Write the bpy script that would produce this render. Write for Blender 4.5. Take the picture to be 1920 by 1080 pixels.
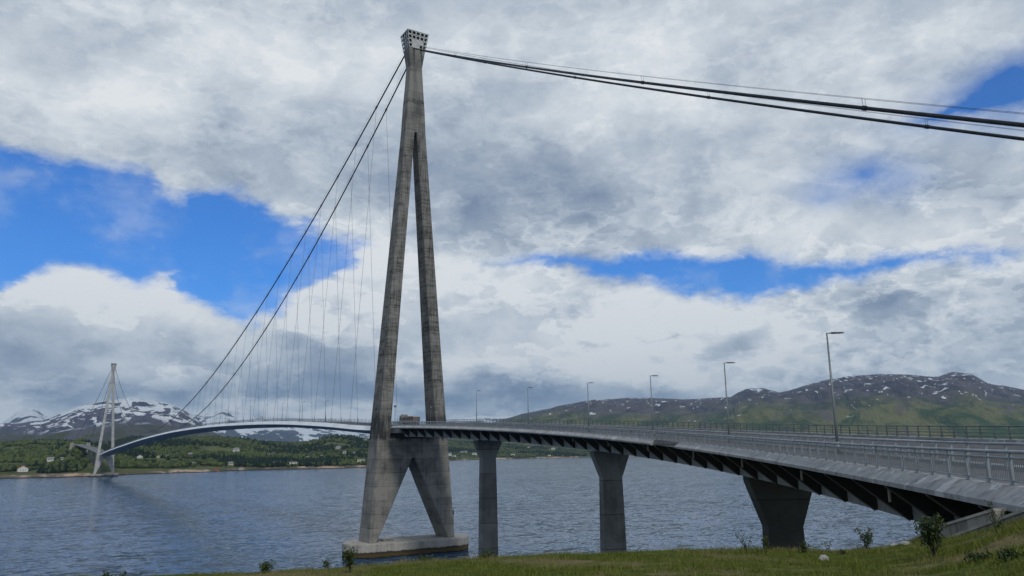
import bpy, bmesh, math, random
import numpy as np
from mathutils import Vector, Matrix, noise

for o in list(bpy.data.objects):
    bpy.data.objects.remove(o)
scene = bpy.context.scene
COL = scene.collection
R = math.radians
random.seed(7)
rng = np.random.default_rng(11)

# ------------------------------------------------------------------ camera
YAW, PITCH, ROLL = 0.5511688, 0.2077625, -0.0131447
EYE = Vector((-102.432, -230.208, 30.018))
fw = Vector((math.sin(YAW)*math.cos(PITCH), math.cos(YAW)*math.cos(PITCH), math.sin(PITCH)))
rt = Vector((math.cos(YAW), -math.sin(YAW), 0))
up = rt.cross(fw)
rt2 = rt*math.cos(ROLL)+up*math.sin(ROLL)
up2 = -rt*math.sin(ROLL)+up*math.cos(ROLL)
cd = bpy.data.cameras.new("camera")
cd.sensor_width = 36
cd.lens = 1452.403/1920*36
cd.clip_start = 0.5
cd.clip_end = 80000
cam = bpy.data.objects.new("camera", cd)
m = Matrix((rt2, up2, -fw)).transposed().to_4x4()
m.translation = EYE
cam.matrix_world = m
COL.objects.link(cam)
scene.camera = cam

# ------------------------------------------------------------------ node helper
class NT:
    def __init__(s, tree):
        s.t = tree; s.n = tree.nodes; s.l = tree.links
    def new(s, kind, **kw):
        nd = s.n.new(kind)
        for k, v in kw.items():
            setattr(nd, k, v)
        return nd
    def inp(s, sock, v):
        if isinstance(v, bpy.types.NodeSocket):
            s.l.new(v, sock)
        elif v is not None:
            if isinstance(v, (tuple, list)) and len(v) == 3 and len(sock.default_value) == 4:
                v = (*v, 1)
            sock.default_value = v
    def m(s, op, a, b=None, c=None, clamp=False):
        nd = s.new('ShaderNodeMath', operation=op, use_clamp=clamp)
        s.inp(nd.inputs[0], a)
        if b is not None: s.inp(nd.inputs[1], b)
        if c is not None: s.inp(nd.inputs[2], c)
        return nd.outputs[0]
    def vm(s, op, a, b=None, out=0):
        nd = s.new('ShaderNodeVectorMath', operation=op)
        s.inp(nd.inputs[0], a)
        if b is not None: s.inp(nd.inputs[1], b)
        return nd.outputs[out]
    def scale(s, a, f):
        nd = s.new('ShaderNodeVectorMath', operation='SCALE')
        s.inp(nd.inputs[0], a); s.inp(nd.inputs['Scale'], f)
        return nd.outputs[0]
    def noise(s, vec, scale, detail=4, rough=.55, dist=0, color=False, ntype=None):
        nd = s.new('ShaderNodeTexNoise')
        if ntype: nd.noise_type = ntype
        s.inp(nd.inputs['Vector'], vec)
        nd.inputs['Scale'].default_value = scale
        nd.inputs['Detail'].default_value = detail
        nd.inputs['Roughness'].default_value = rough
        nd.inputs['Distortion'].default_value = dist
        return nd.outputs['Color' if color else 0]
    def ramp(s, f, lo, hi, a=0., b=1., kind='SMOOTHSTEP'):
        nd = s.new('ShaderNodeMapRange', interpolation_type=kind)
        s.inp(nd.inputs[0], f)
        for i, v in enumerate((lo, hi, a, b)): s.inp(nd.inputs[i+1], v)
        return nd.outputs[0]
    def mix(s, f, a, b, blend='MIX'):
        nd = s.new('ShaderNodeMix', data_type='RGBA', blend_type=blend)
        s.inp(nd.inputs[0], f); s.inp(nd.inputs[6], a); s.inp(nd.inputs[7], b)
        return nd.outputs[2]
    def comb(s, x, y, z):
        nd = s.new('ShaderNodeCombineXYZ')
        for i, v in enumerate((x, y, z)): s.inp(nd.inputs[i], v)
        return nd.outputs[0]
    def sep(s, v):
        nd = s.new('ShaderNodeSeparateXYZ'); s.inp(nd.inputs[0], v)
        return nd.outputs
    def obj(s):
        return s.new('ShaderNodeTexCoord').outputs['Object']
    def pos(s):
        return s.new('ShaderNodeNewGeometry').outputs['Position']

def material(name, color=(.5, .5, .5), rough=.8, metal=0, spec=.3):
    mt = bpy.data.materials.new(name); mt.use_nodes = True
    b = mt.node_tree.nodes['Principled BSDF']
    b.inputs['Base Color'].default_value = (*color, 1)
    b.inputs['Roughness'].default_value = rough
    b.inputs['Metallic'].default_value = metal
    b.inputs['Specular IOR Level'].default_value = spec
    return mt, NT(mt.node_tree), b

# ------------------------------------------------------------------ sky and sun
SUN_AZ, SUN_EL = 191.0, 43.0          # compass from +Y, clockwise
w = bpy.data.worlds.new("World"); scene.world = w; w.use_nodes = True
W = NT(w.node_tree)
w.node_tree.nodes.clear()
D = W.new('ShaderNodeTexCoord').outputs['Generated']
sx, sy, sz = W.sep(D)
sky = W.new('ShaderNodeTexSky', sky_type='NISHITA')
sky.sun_disc = False
sky.sun_elevation = R(SUN_EL); sky.sun_rotation = R(SUN_AZ)
sky.air_density = 1.0; sky.dust_density = .25; sky.ozone_density = 2.2
zc = W.m('ADD', W.m('MAXIMUM', sz, 0.0), 0.16)
plane = W.comb(W.m('DIVIDE', sx, zc), W.m('DIVIDE', sy, zc), 0.0)
azd = W.m('MULTIPLY', W.m('ARCTAN2', sx, sy), 57.29578)
eld = W.m('MULTIPLY', W.m('ARCSINE', sz), 57.29578)
AE0 = W.comb(azd, eld, 0.0)
wa = W.vm('SUBTRACT', W.noise(plane, 2.1, 5, .55, color=True), (.5, .5, .5))
wb = W.vm('SUBTRACT', W.noise(W.vm('MULTIPLY', D, (1., 1., 1.7)), 7.0, 11, .70, color=True), (.5, .5, .5))
AE = W.vm('ADD', AE0, W.vm('ADD', W.vm('MULTIPLY', wa, (6.5, 2.6, 0)), W.vm('MULTIPLY', wb, (5.0, 3.0, 0))))
ax, ay, _ = W.sep(AE)
GT = [(-3.4,18.1),(-0.4,18.2),(2.8,18.2),(5.2,18.0),(6.0,17.3),(11,17.9),(13.3,17.2),(16.8,16.3),(18.8,15.6),(21.1,15.0),(23.5,13.6),(27.6,13.6),(31.2,13.9),(36.5,13.8),(39.7,13.8),(43.2,13.7),(47,13.25),(52.5,12.75),(56.6,12.0),(59.2,11.95),(61.7,11.9),(63.8,11.85),(65.9,11.8)]
GL = [(-2.6,10.6),(-1.5,11.5),(0.5,12.1),(2.4,12.1),(3.3,11.8),(5.3,11.4),(7.6,11.5),(8.2,10.5),(10.2,9.6),(11.6,8.8),(13,9.2),(14.4,10.2),(15.9,11.3),(17,12.3),(18.4,13.7),(20.7,15.2),(23.5,15.6),(29.2,15.2),(33.2,14.4),(36.5,13.8),(39.6,12.7),(43.1,11.8),(48.4,10.9),(51.3,10.9),(54.5,11.0),(57.2,11.0),(59.8,11.2),(62.3,11.4),(63.8,11.7),(65.9,12.1)]
def curve(pts, x):
    nd = W.new('ShaderNodeFloatCurve')
    c = nd.mapping.curves[0]
    P = [((a+20)/100, e/40) for a, e in pts]
    P = [(0, P[0][1])] + P + [(1, P[-1][1])]
    c.points[0].location = P[0]; c.points[1].location = P[-1]
    for q in P[1:-1]: c.points.new(*q)
    nd.mapping.update()
    W.inp(nd.inputs['Value'], W.m('DIVIDE', W.m('ADD', x, 20.0), 100.0))
    return W.m('MULTIPLY', nd.outputs[0], 40.0)
gap = W.m('MINIMUM', W.m('SUBTRACT', curve(GT, ax), ay), W.m('SUBTRACT', ay, curve(GL, ax)))
def blob(A, E, ra, re):
    v = W.vm('MULTIPLY', W.vm('SUBTRACT', AE, (A, E, 0.)), (1/(1.55*ra), 1/(1.55*re), 0.))
    g = W.new('ShaderNodeTexGradient', gradient_type='QUADRATIC_SPHERE')
    W.inp(g.inputs[0], v)
    return g.outputs['Fac']
front = W.ramp(W.m('ABSOLUTE', W.m('SUBTRACT', azd, 30.0)), 55, 75, 1., 0.)
fb1 = W.noise(W.vm('ADD', plane, W.scale(wb, .35)), 1.5, 9, .55)
fb2 = W.noise(W.vm('ADD', W.vm('MULTIPLY', D, (1., 1., 1.5)), W.scale(wb, .06)), 10.0, 12, .62)
fb3 = W.noise(W.vm('ADD', W.vm('MULTIPLY', D, (1., 1., 2.2)), W.scale(wb, .04)), 5.0, 10, .56, dist=.25)
clear = W.m('MULTIPLY', W.ramp(W.m('MULTIPLY_ADD', W.m('SUBTRACT', fb2, .5), -3.2, gap), -.75, .6), front)
for A, E, ra, re, k in [(66.4,21.6,4.9,2.4,1.25),(70,21.2,5.5,2.2,1.3),(63.5,20.7,3,.6,.5),(57.2,17.8,4.4,1.7,.9),(54.0,16.7,1.5,1.0,.4),(34.5,14.3,4.2,.6,.6),(62,20.6,4,.9,.5)]:
    clear = W.m('MULTIPLY_ADD', blob(A, E, ra, re), k, clear)
clear = W.m('MAXIMUM', clear, W.m('MULTIPLY', W.ramp(fb1, .53, .62), W.m('SUBTRACT', 1.0, front)))
clear = W.m('MULTIPLY', W.m('MINIMUM', clear, .985), W.ramp(W.m('MULTIPLY_ADD', W.m('SUBTRACT', fb3, .5), 1.3, fb2), .46, .78, 1., .72))
bri = W.m('MULTIPLY_ADD', W.m('SUBTRACT', fb1, .5), .45, .66)
bri = W.m('MULTIPLY_ADD', W.m('SUBTRACT', fb2, .5), W.ramp(sz, .25, .5, .92, .70), bri)
bri = W.m('MULTIPLY_ADD', W.m('SUBTRACT', fb3, .5), .85, bri)
bil = W.m('ABSOLUTE', W.m('SUBTRACT', W.noise(W.vm('ADD', D, W.scale(wb, .12)), 11.0, 6, .55), .5))
bri = W.m('MULTIPLY_ADD', W.m('SUBTRACT', .09, bil), W.ramp(sz, .40, .10, .3, .95), bri)
def lobes(vec, sc, lo, wid, rimk, bodyk):
    q = W.noise(W.vm('ADD', vec, W.scale(wb, .035)), sc, 13, .60, dist=.15)
    a_ = W.m('MULTIPLY', W.ramp(q, lo, lo+.022), W.ramp(q, lo+.02, lo+wid, rimk, -bodyk))
    return W.m('MULTIPLY', a_, W.ramp(sz, .20, .36, 1., .38))
bri = W.m('ADD', bri, lobes(W.vm('MULTIPLY', D, (1., 1., 2.3)), 5.5, .50, .17, .17, .20))
bri = W.m('ADD', bri, lobes(W.vm('MULTIPLY', W.vm('ADD', D, (3.1, 1.7, .4)), (1., 1., 2.0)), 9.5, .53, .14, .15, .13))
# bright rims where a cloud top meets the blue, below the opening
rim = W.m('MULTIPLY', W.ramp(W.m('SUBTRACT', curve(GL, ax), ay), -.3, 1.1, 0., 1.), W.ramp(W.m('SUBTRACT', curve(GL, ax), ay), 1.1, 4.2, 1., 0.))
bri = W.m('MULTIPLY_ADD', W.m('MULTIPLY', rim, front), .16, bri)
BB = [(-1.7,24.7,6.6,3.8,-.22),(3.6,22.8,8.6,3.4,.28),(15,27.2,9.5,3.8,.30),(7.7,19.9,13.3,2.8,-.16),(19.3,22,8,4.5,-.08),(32.5,20.1,11.6,5.8,-.36),(28.4,16.3,6.5,2.3,-.15),(38.5,24.5,6.7,3.3,.15),(52.7,14.9,11.7,2.9,.16),(62,13.4,6.7,3,.2),(58.4,16.4,6.6,2.1,-.1),(46,28.2,12,4.2,.12),(62.5,25.2,9.5,3.2,.1),(31.4,30.2,10.8,2.8,.12),(1,10.6,7.2,2.0,.42),(6.7,10.3,5,1.6,.25),(-.3,5.5,8.6,3,-.24),(7.9,8.3,6,2.2,.12),(10.4,5.9,2.6,1.3,-.3),(7.2,4.1,13.7,1.0,-.42),(33,3.9,12.9,1.5,-.62),(18.4,5.3,6.3,3,-.42),(22.2,4.1,5.7,1.9,-.45),(43.9,4.9,3.4,1.1,.55),(38.2,5.5,6.2,1.2,.28),(39.1,9.4,12.5,3.9,.26),(29.2,11.9,8,3.2,.18),(56.4,9.6,7.9,1.3,-.42),(51.4,7.3,7,2.2,.14),(63.4,5.9,4,1.3,-.3),(43.5,7.65,.7,.42,-.6),(42.7,7.45,.6,.28,-.45),(45.9,6.8,1.5,.6,.4),(61.3,3.0,5.9,1.3,.3),(19.5,2.9,5.2,1.0,.6),(13.4,3.0,5.6,.7,.45),(27.6,6,5.5,1.6,.25),(22.8,11.1,5.9,3.1,.18),(53.9,4.9,6.7,1.8,-.2),(21.2,14.2,3.5,1.2,.22)]
for A, E, ra, re, k in BB:
    bri = W.m('MULTIPLY_ADD', blob(A, E, ra, re), k*(1.25 if E > 13 else 1.0), bri)
# thin edges of the sheet turn greyer where it opens onto blue
cr = W.new('ShaderNodeValToRGB')
W.inp(cr.inputs[0], W.m('MULTIPLY', bri, 1., clamp=True))
els = cr.color_ramp.elements
els[0].position = .0; els[0].color = (.175, .235, .35, 1)
els[1].position = 1.0; els[1].color = (.90, .93, .95, 1)
for pp, c in ((.25, (.235, .305, .43)), (.45, (.365, .435, .54)), (.62, (.52, .59, .675)), (.8, (.70, .76, .82))):
    e = els.new(pp); e.color = (*c, 1)
CLOUD_GAIN = 7.5
cloud = W.scale(cr.outputs[0], CLOUD_GAIN)
blue = W.vm('MULTIPLY', sky.outputs[0], (.15, .54, 1.10))
skyc = W.mix(clear, cloud, blue)
bg = W.new('ShaderNodeBackground'); W.inp(bg.inputs[0], skyc); bg.inputs[1].default_value = .12
ow = W.new('ShaderNodeOutputWorld'); w.node_tree.links.new(bg.outputs[0], ow.inputs[0])
w.cycles.sampling_method = 'MANUAL'; w.cycles.sample_map_resolution = 512

sd = bpy.data.lights.new("sun", 'SUN'); sd.energy = 2.0; sd.angle = R(9); sd.color = (1, .95, .87)
sun = bpy.data.objects.new("sun", sd); COL.objects.link(sun)
a, e = R(SUN_AZ), R(SUN_EL)
sun.rotation_euler = Vector((math.sin(a)*math.cos(e), math.cos(a)*math.cos(e), math.sin(e))).to_track_quat('Z', 'Y').to_euler()
sun.location = (0, 0, 400)
scene.view_settings.view_transform = 'Standard'
scene.view_settings.look = 'None'
scene.view_settings.exposure = 0.0
scene.view_settings.gamma = 1

# ------------------------------------------------------------------ build helpers
class MB:
    def __init__(s): s.v = []; s.f = []; s.mi = []
    def add(s, vs, fs, mi=0):
        k = len(s.v); s.v += [tuple(q) for q in vs]
        for q in fs: s.f.append(tuple(i+k for i in q)); s.mi.append(mi)
        return s
    def hexa(s, lo, hi, mi=0):
        """lo, hi: 4 corners each, same winding (ccw seen from hi side)"""
        return s.add(list(lo)+list(hi), [(3,2,1,0),(4,5,6,7),(0,1,5,4),(1,2,6,5),(2,3,7,6),(3,0,4,7)], mi)
    def box(s, x0, x1, y0, y1, z0, z1, mi=0):
        return s.hexa([(x0,y0,z0),(x1,y0,z0),(x1,y1,z0),(x0,y1,z0)], [(x0,y0,z1),(x1,y0,z1),(x1,y1,z1),(x0,y1,z1)], mi)
    def tube(s, pts, r, n=8, cap=True, mi=0):
        pts = [Vector(q) for q in pts]; rr = r if isinstance(r, (list, tuple)) else [r]*len(pts)
        vs = []; fs = []
        prev = None
        for i, q in enumerate(pts):
            t = (pts[min(i+1, len(pts)-1)]-pts[max(i-1, 0)])
            t = t.normalized() if t.length > 1e-9 else Vector((0, 0, 1))
            ref = Vector((0, 0, 1)) if abs(t.z) < .95 else Vector((1, 0, 0))
            a_ = t.cross(ref).normalized() if prev is None else (prev-t*prev.dot(t)).normalized()
            prev = a_; b_ = t.cross(a_)
            for k in range(n):
                an = 2*math.pi*k/n
                vs.append(q+(a_*math.cos(an)+b_*math.sin(an))*rr[i])
        for i in range(len(pts)-1):
            for k in range(n):
                k2 = (k+1) % n
                fs.append((i*n+k, i*n+k2, (i+1)*n+k2, (i+1)*n+k))
        if cap:
            fs.append(tuple(range(n))[::-1]); fs.append(tuple((len(pts)-1)*n+k for k in range(n)))
        return s.add(vs, fs, mi)
    def sweep(s, rings, closed=True, cap=True, mi=0):
        """rings: list of equal length point lists"""
        n = len(rings[0]); vs = [q for r_ in rings for q in r_]; fs = []
        for i in range(len(rings)-1):
            for k in range(n if closed else n-1):
                k2 = (k+1) % n
                fs.append((i*n+k, i*n+k2, (i+1)*n+k2, (i+1)*n+k))
        if closed and cap:
            fs.append(tuple(range(n))[::-1]); fs.append(tuple((len(rings)-1)*n+k for k in range(n)))
        return s.add(vs, fs, mi)
    def prism(s, outline, off, mi=0):
        """planar outline extruded by vector off"""
        o_ = Vector(off); n = len(outline)
        vs = [Vector(q) for q in outline]+[Vector(q)+o_ for q in outline]
        fs = [tuple(range(n))[::-1], tuple(range(n, 2*n))]+[(k, (k+1) % n, n+(k+1) % n, n+k) for k in range(n)]
        return s.add(vs, fs, mi)
    def build(s, name, mats, parent=None, smooth=False, fix=True):
        me = bpy.data.meshes.new(name)
        me.from_pydata(s.v, [], s.f); me.update()
        if fix:
            bm = bmesh.new(); bm.from_mesh(me); bmesh.ops.recalc_face_normals(bm, faces=bm.faces); bm.to_mesh(me); bm.free()
        for mt in (mats if isinstance(mats, (list, tuple)) else [mats]): me.materials.append(mt)
        if any(s.mi) and len(s.mi) == len(me.polygons): me.polygons.foreach_set('material_index', s.mi)
        if smooth: me.polygons.foreach_set('use_smooth', [True]*len(me.polygons))
        o_ = bpy.data.objects.new(name, me); COL.objects.link(o_)
        if parent: o_.parent = parent; o_.matrix_parent_inverse = parent.matrix_world.inverted() if False else Matrix.Translation(-parent.location)
        return o_
def tag(o_, label=None, cat=None, group=None, kind=None):
    if label: o_['label'] = label
    if cat: o_['category'] = cat
    if group: o_['group'] = group
    if kind: o_['kind'] = kind
    return o_
def empty(name, loc, label=None, cat=None, group=None):
    o_ = bpy.data.objects.new(name, None); COL.objects.link(o_); o_.location = loc
    return tag(o_, label, cat, group)
def children(o_): return [c for c in COL.objects if c.parent == o_]
def copy_tree(o_, parent=None, kids=None):
    kids = children(o_) if kids is None else kids
    c = o_.copy(); COL.objects.link(c)
    if parent: c.parent = parent
    for ch in kids: copy_tree(ch, c)
    return c
def mesh_np(name, V, F, mat, attr=None):
    """V (n,3), F (m,k) arrays"""
    me = bpy.data.meshes.new(name)
    V = np.asarray(V, dtype=np.float32); F = np.asarray(F, dtype=np.int32); k = F.shape[1]
    me.vertices.add(len(V)); me.vertices.foreach_set('co', V.ravel())
    me.loops.add(F.size); me.loops.foreach_set('vertex_index', F.ravel())
    me.polygons.add(len(F)); me.polygons.foreach_set('loop_start', np.arange(0, F.size, k, dtype=np.int32))
    if attr is not None:
        at = me.attributes.new('tint', 'FLOAT', 'POINT'); at.data.foreach_set('value', np.asarray(attr, dtype=np.float32))
    me.update(calc_edges=True); me.validate()
    me.materials.append(mat)
    o_ = bpy.data.objects.new(name, me); COL.objects.link(o_)
    return o_

# ------------------------------------------------------------------ materials
def concrete(name, base, dark, board=False, tide=False, streak=.5, joint=4.0, scale=1.0, spots=0.):
    mt, T, b = material(name, base, .88, spec=.2)
    P = T.obj(); x, y, z = T.sep(P)
    n1 = T.noise(P, .22*scale, 6, .6)
    st = T.noise(T.vm('MULTIPLY', P, (1., 1., .07)), 1.1*scale, 6, .65)
    n2 = T.noise(P, 3.5*scale, 5, .6)
    f = T.m('ADD', T.m('MULTIPLY', T.ramp(n1, .38, .66), .45), T.m('MULTIPLY', T.ramp(st, .45, .7), streak))
    f = T.m('ADD', f, T.m('MULTIPLY', T.m('SUBTRACT', n2, .5), .5))
    lift = T.m('FLOOR', T.m('DIVIDE', z, joint))
    wn = T.new('ShaderNodeTexWhiteNoise', noise_dimensions='1D'); T.inp(wn.inputs['W'], lift)
    f = T.m('ADD', f, T.m('MULTIPLY', T.m('SUBTRACT', wn.outputs[0], .5), .30))
    fr = T.m('FRACT', T.m('DIVIDE', z, joint))
    line = T.m('LESS_THAN', fr, .030)
    f = T.m('ADD', f, T.m('MULTIPLY', line, .7 if 'pier' in name else .45))
    if board:
        bz = T.noise(T.comb(T.m('MULTIPLY', T.m('ADD', x, y), .10), 0., z), 1.6, 6, .78)
        bx = T.noise(T.comb(x, y, T.m('MULTIPLY', z, .06)), 2.6, 4, .7)
        grd = T.m('ADD', T.ramp(bz, .44, .62), T.ramp(bx, .46, .62))
        msk = T.m('MULTIPLY', T.ramp(z, 33, 50), T.ramp(z, 149, 134))
        f = T.m('ADD', T.m('MULTIPLY', f, T.m('MULTIPLY_ADD', msk, -.35, 1.)), T.m('MULTIPLY', T.m('MULTIPLY', grd, msk), .46))
        f = T.m('ADD', f, T.m('MULTIPLY', T.m('MULTIPLY', T.m('LESS_THAN', T.m('FRACT', T.m('DIVIDE', z, 1.35)), .16), msk), .12))
        f = T.m('SUBTRACT', f, T.m('MULTIPLY', T.ramp(z, 34, 25), .06))
        f = T.m('ADD', f, T.m('MULTIPLY', T.m('MULTIPLY', T.ramp(bz, .50, .60), T.ramp(z, 34, 28)), .22))
        # weathered belts below the road and high on the shaft
        f = T.m('ADD', f, T.m('MULTIPLY', T.m('MULTIPLY', T.ramp(z, 33, 35), T.ramp(z, 43, 40)), T.ramp(st, .3, .62, .2, .75)))
        f = T.m('ADD', f, T.m('MULTIPLY', T.m('MULTIPLY', T.ramp(z, 147, 147.6), T.ramp(z, 149.6, 149)), T.m('MULTIPLY', T.ramp(n2, .48, .55), .7)))
    c = T.mix(T.m('MULTIPLY', f, 1., clamp=True), base, dark)
    if 'edge_beam' in name:
        pn = T.noise(T.vm('MULTIPLY', P, (1., 1., .5)), 1.1, 3, .5, dist=.3)
        c = T.mix(T.m('MULTIPLY', T.ramp(pn, .60, .63), .7), c, tuple(v*1.45 for v in base))
        c = T.mix(T.m('MULTIPLY', T.ramp(T.noise(P, .7, 6, .7), .56, .66), .5), c, (.08, .082, .08))
    if tide:
        edge = T.m('ADD', z, T.m('MULTIPLY', T.m('SUBTRACT', T.noise(P, .6, 4), .5), .9))
        c = T.mix(T.ramp(edge, 1.95, 1.55), c, (.035, .030, .022))
        c = T.mix(T.m('MULTIPLY', T.ramp(edge, 1.25, 1.1), T.ramp(n2, .3, .6, .55, 1.)), c, (.075, .052, .019))
        c = T.mix(T.ramp(edge, .35, .2), c, (.012, .014, .012))
    T.inp(b.inputs['Base Color'], c)
    bp = T.new('ShaderNodeBump'); bp.inputs['Strength'].default_value = .35; bp.inputs['Distance'].default_value = .05
    T.inp(bp.inputs['Height'], n2); T.inp(b.inputs['Normal'], bp.outputs[0])
    return mt
def paint(name, col, rough=.5, metal=0, var=.12, scale=1.2):
    mt, T, b = material(name, col, rough, metal)
    n = T.noise(T.obj(), scale, 5, .6)
    d = tuple(v*(1-2.2*var) for v in col)
    T.inp(b.inputs['Base Color'], T.mix(T.ramp(n, .35, .7), col, d))
    T.inp(b.inputs['Roughness'], T.ramp(n, .3, .7, rough-.08, rough+.12))
    return mt
M = {}
M['tower'] = concrete('tower_concrete', (.215, .21, .19), (.034, .035, .035), board=True, streak=.3)
M['tower2'] = concrete('pale_sunlit_tower_concrete', (.40, .40, .385), (.22, .22, .215), streak=.3)  # far tower: fewer stains, and sunlight on it painted in as a lighter colour
M['cap'] = concrete('cap_concrete', (.34, .33, .30), (.17, .165, .15), tide=True, joint=50, scale=1.6)
M['pier3'] = concrete('shaded_pier_concrete', (.075, .078, .076), (.035, .036, .037), joint=6.1, streak=.3)  # shade under the deck put into this pier's concrete colour
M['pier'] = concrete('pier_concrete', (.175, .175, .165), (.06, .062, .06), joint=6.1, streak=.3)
M['beam'] = concrete('edge_beam_concrete', (.30, .31, .315), (.17, .175, .18), joint=500, scale=2.2)
M['girder'] = concrete('girder_concrete', (.27, .28, .275), (.16, .165, .165), joint=500, scale=1.5)
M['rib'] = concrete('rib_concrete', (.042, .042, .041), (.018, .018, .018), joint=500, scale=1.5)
M['flange'] = paint('rib_flange', (.17, .16, .15), .7)
M['wall'] = concrete('wall_concrete', (.27, .26, .235), (.10, .098, .085), joint=900, scale=3.0, streak=.8)
M['wallcap'] = concrete('wall_coping', (.36, .35, .32), (.20, .19, .17), joint=900, scale=3.0)
M['bars'] = paint('infill_bar_steel', (.13, .15, .165), .5, .25)
M['galv'] = paint('galvanised_steel', (.26, .295, .32), .5, .25)
M['galvdark'] = paint('galvanised_dark', (.115, .14, .15), .55, .2)
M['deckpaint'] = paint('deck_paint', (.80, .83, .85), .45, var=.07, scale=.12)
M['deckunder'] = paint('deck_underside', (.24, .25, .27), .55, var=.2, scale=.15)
M['cable'] = paint('cable_wrap', (.022, .026, .032), .55, .1)
M['hanger'] = paint('hanger_wire', (.14, .15, .16), .5, .3)
M['pole'] = paint('lamp_pole_zinc', (.17, .20, .205), .5, .4)
M['lamphead'] = paint('lamp_head_grey', (.035, .035, .035), .5)
M['panel'] = paint('crown_panel', (.46, .47, .46), .55, var=.1, scale=.8)
M['dark'] = paint('dark_interior', (.045, .05, .055), .8)
M['pipe'] = paint('drain_pipe', (.33, .30, .27), .55)
M['asphalt'] = paint('asphalt', (.075, .078, .082), .9, var=.15, scale=.5)
M['walk'] = paint('walkway_concrete', (.125, .13, .137), .9, var=.1, scale=.8)
M['line'] = paint('road_paint', (.55, .55, .53), .7)
M['white'] = paint('white_boards', (.60, .60, .58), .6, var=.05)
M['cream'] = paint('cream_boards', (.62, .57, .40), .6, var=.05)
M['redboards'] = paint('red_boards', (.26, .055, .035), .6)
M['redroof'] = paint('red_tiles', (.33, .08, .045), .7)
M['greyroof'] = paint('grey_roof', (.20, .21, .22), .7)
M['darkroof'] = paint('dark_roof', (.06, .06, .065), .7)
M['window'] = paint('window_glass', (.03, .04, .05), .15)
M['rust'] = paint('rusty_orange', (.35, .14, .05), .7)
M['truckgrey'] = paint('truck_grey', (.22, .235, .25), .45)
M['truckbody'] = paint('tipper_body', (.20, .15, .135), .7, var=.25, scale=.6)
M['tyre'] = paint('tyre_rubber', (.02, .02, .02), .85)

# ------------------------------------------------------------------ bridge line of the approach viaduct
S_ = np.arange(-10, 300, .5); T_ = np.minimum(S_, 250)/100
PHI = -0.0158794-0.0116316*T_+0.287078*T_**2-0.0616468*T_**3
dx_, dy_ = -np.sin(PHI), -np.cos(PHI)
VX = np.concatenate([[0], np.cumsum((dx_[1:]+dx_[:-1])/4)]); VY = np.concatenate([[0], np.cumsum((dy_[1:]+dy_[:-1])/4)])
VX = VX-VX[20]-8.9093; VY = VY-VY[20]
VZ = 38.2282-2.49756*T_-2.584025*T_**2+0.811711*T_**3
def V(s, w_, dz=0.):
    f = np.interp(s, S_, PHI)
    return Vector((float(np.interp(s, S_, VX)+math.cos(f)*w_), float(np.interp(s, S_, VY)-math.sin(f)*w_), float(np.interp(s, S_, VZ)+dz)))
def tang(s):
    f = float(np.interp(s, S_, PHI)); return Vector((-math.sin(f), -math.cos(f), 0))
XF = .052      # cross fall of the road

# ------------------------------------------------------------------ near ground
EDGE = [(-60,-6.3),(-25,-6.4),(-10.19,-6.55),(-.7,-7.12),(4.66,-7.42),(11.25,-7.66),(16.68,-7.76),(21.67,-7.6),(25.35,-7.47),(29.08,-7.34),(32.83,-7.25),(39.18,-6.99),(43.2,-6.82),(47.5,-6.71),(50.9,-6.73),(52.8,-6.70),(55.4,-6.39),(57.3,-6.07),(59.7,-5.69),(61.5,-5.28),(63.8,-4.36),(68.6,-3.2),(85,-2.8),(110,-2.5),(180,-2.5),(300,-6.3)]
EA = [q[0] for q in EDGE]; EE = [q[1] for q in EDGE]
def edge_r(az):
    return np.interp(az, [-60, 0, 25, 40, 52, 56, 60, 64, 75, 120, 300], [27, 26.5, 25.2, 25.4, 27.5, 28.5, 26.8, 25.6, 26, 30, 27])
def near_ground(x, y):
    """height of the grassy bank round the viewpoint"""
    dx, dy = x-EYE.x, y-EYE.y
    r_ = np.hypot(dx, dy); az = np.degrees(np.arctan2(dx, dy))
    az = np.where(az < -60, az+360, az)
    er = edge_r(az); ez = EYE.z+np.tan(np.radians(np.interp(az, EA, EE)))*er
    z0 = 28.35
    t = np.clip(r_/er, 0, 1)
    zin = z0+(ez-z0)*(t**1.15)
    out = r_-er
    drop = np.where(out > 0, .12*np.minimum(out, 2)+.31*np.maximum(out-2, 0)*np.where(out > 0, 1, 0), 0)
    z = zin-drop
    behind = np.clip((np.abs((az-31+180) % 360-180)-75)/30, 0, 1)   # behind the viewer the land goes on
    return z*(1-behind)+(z0+r_*.03)*behind
def ray_near(az, el, far=60):
    """point of the bank seen at a bearing and elevation from the viewpoint"""
    a_ = R(az); best = None
    for r_ in np.arange(6, far, .1):
        x = EYE.x+math.sin(a_)*r_; y = EYE.y+math.cos(a_)*r_
        g = float(near_ground(np.array(x), np.array(y)))
        if EYE.z+math.tan(R(el))*r_ <= g: return Vector((x, y, g))
    r_ = float(edge_r(az)); x = EYE.x+math.sin(a_)*r_; y = EYE.y+math.cos(a_)*r_
    return Vector((x, y, float(near_ground(np.array(x), np.array(y)))))

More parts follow.
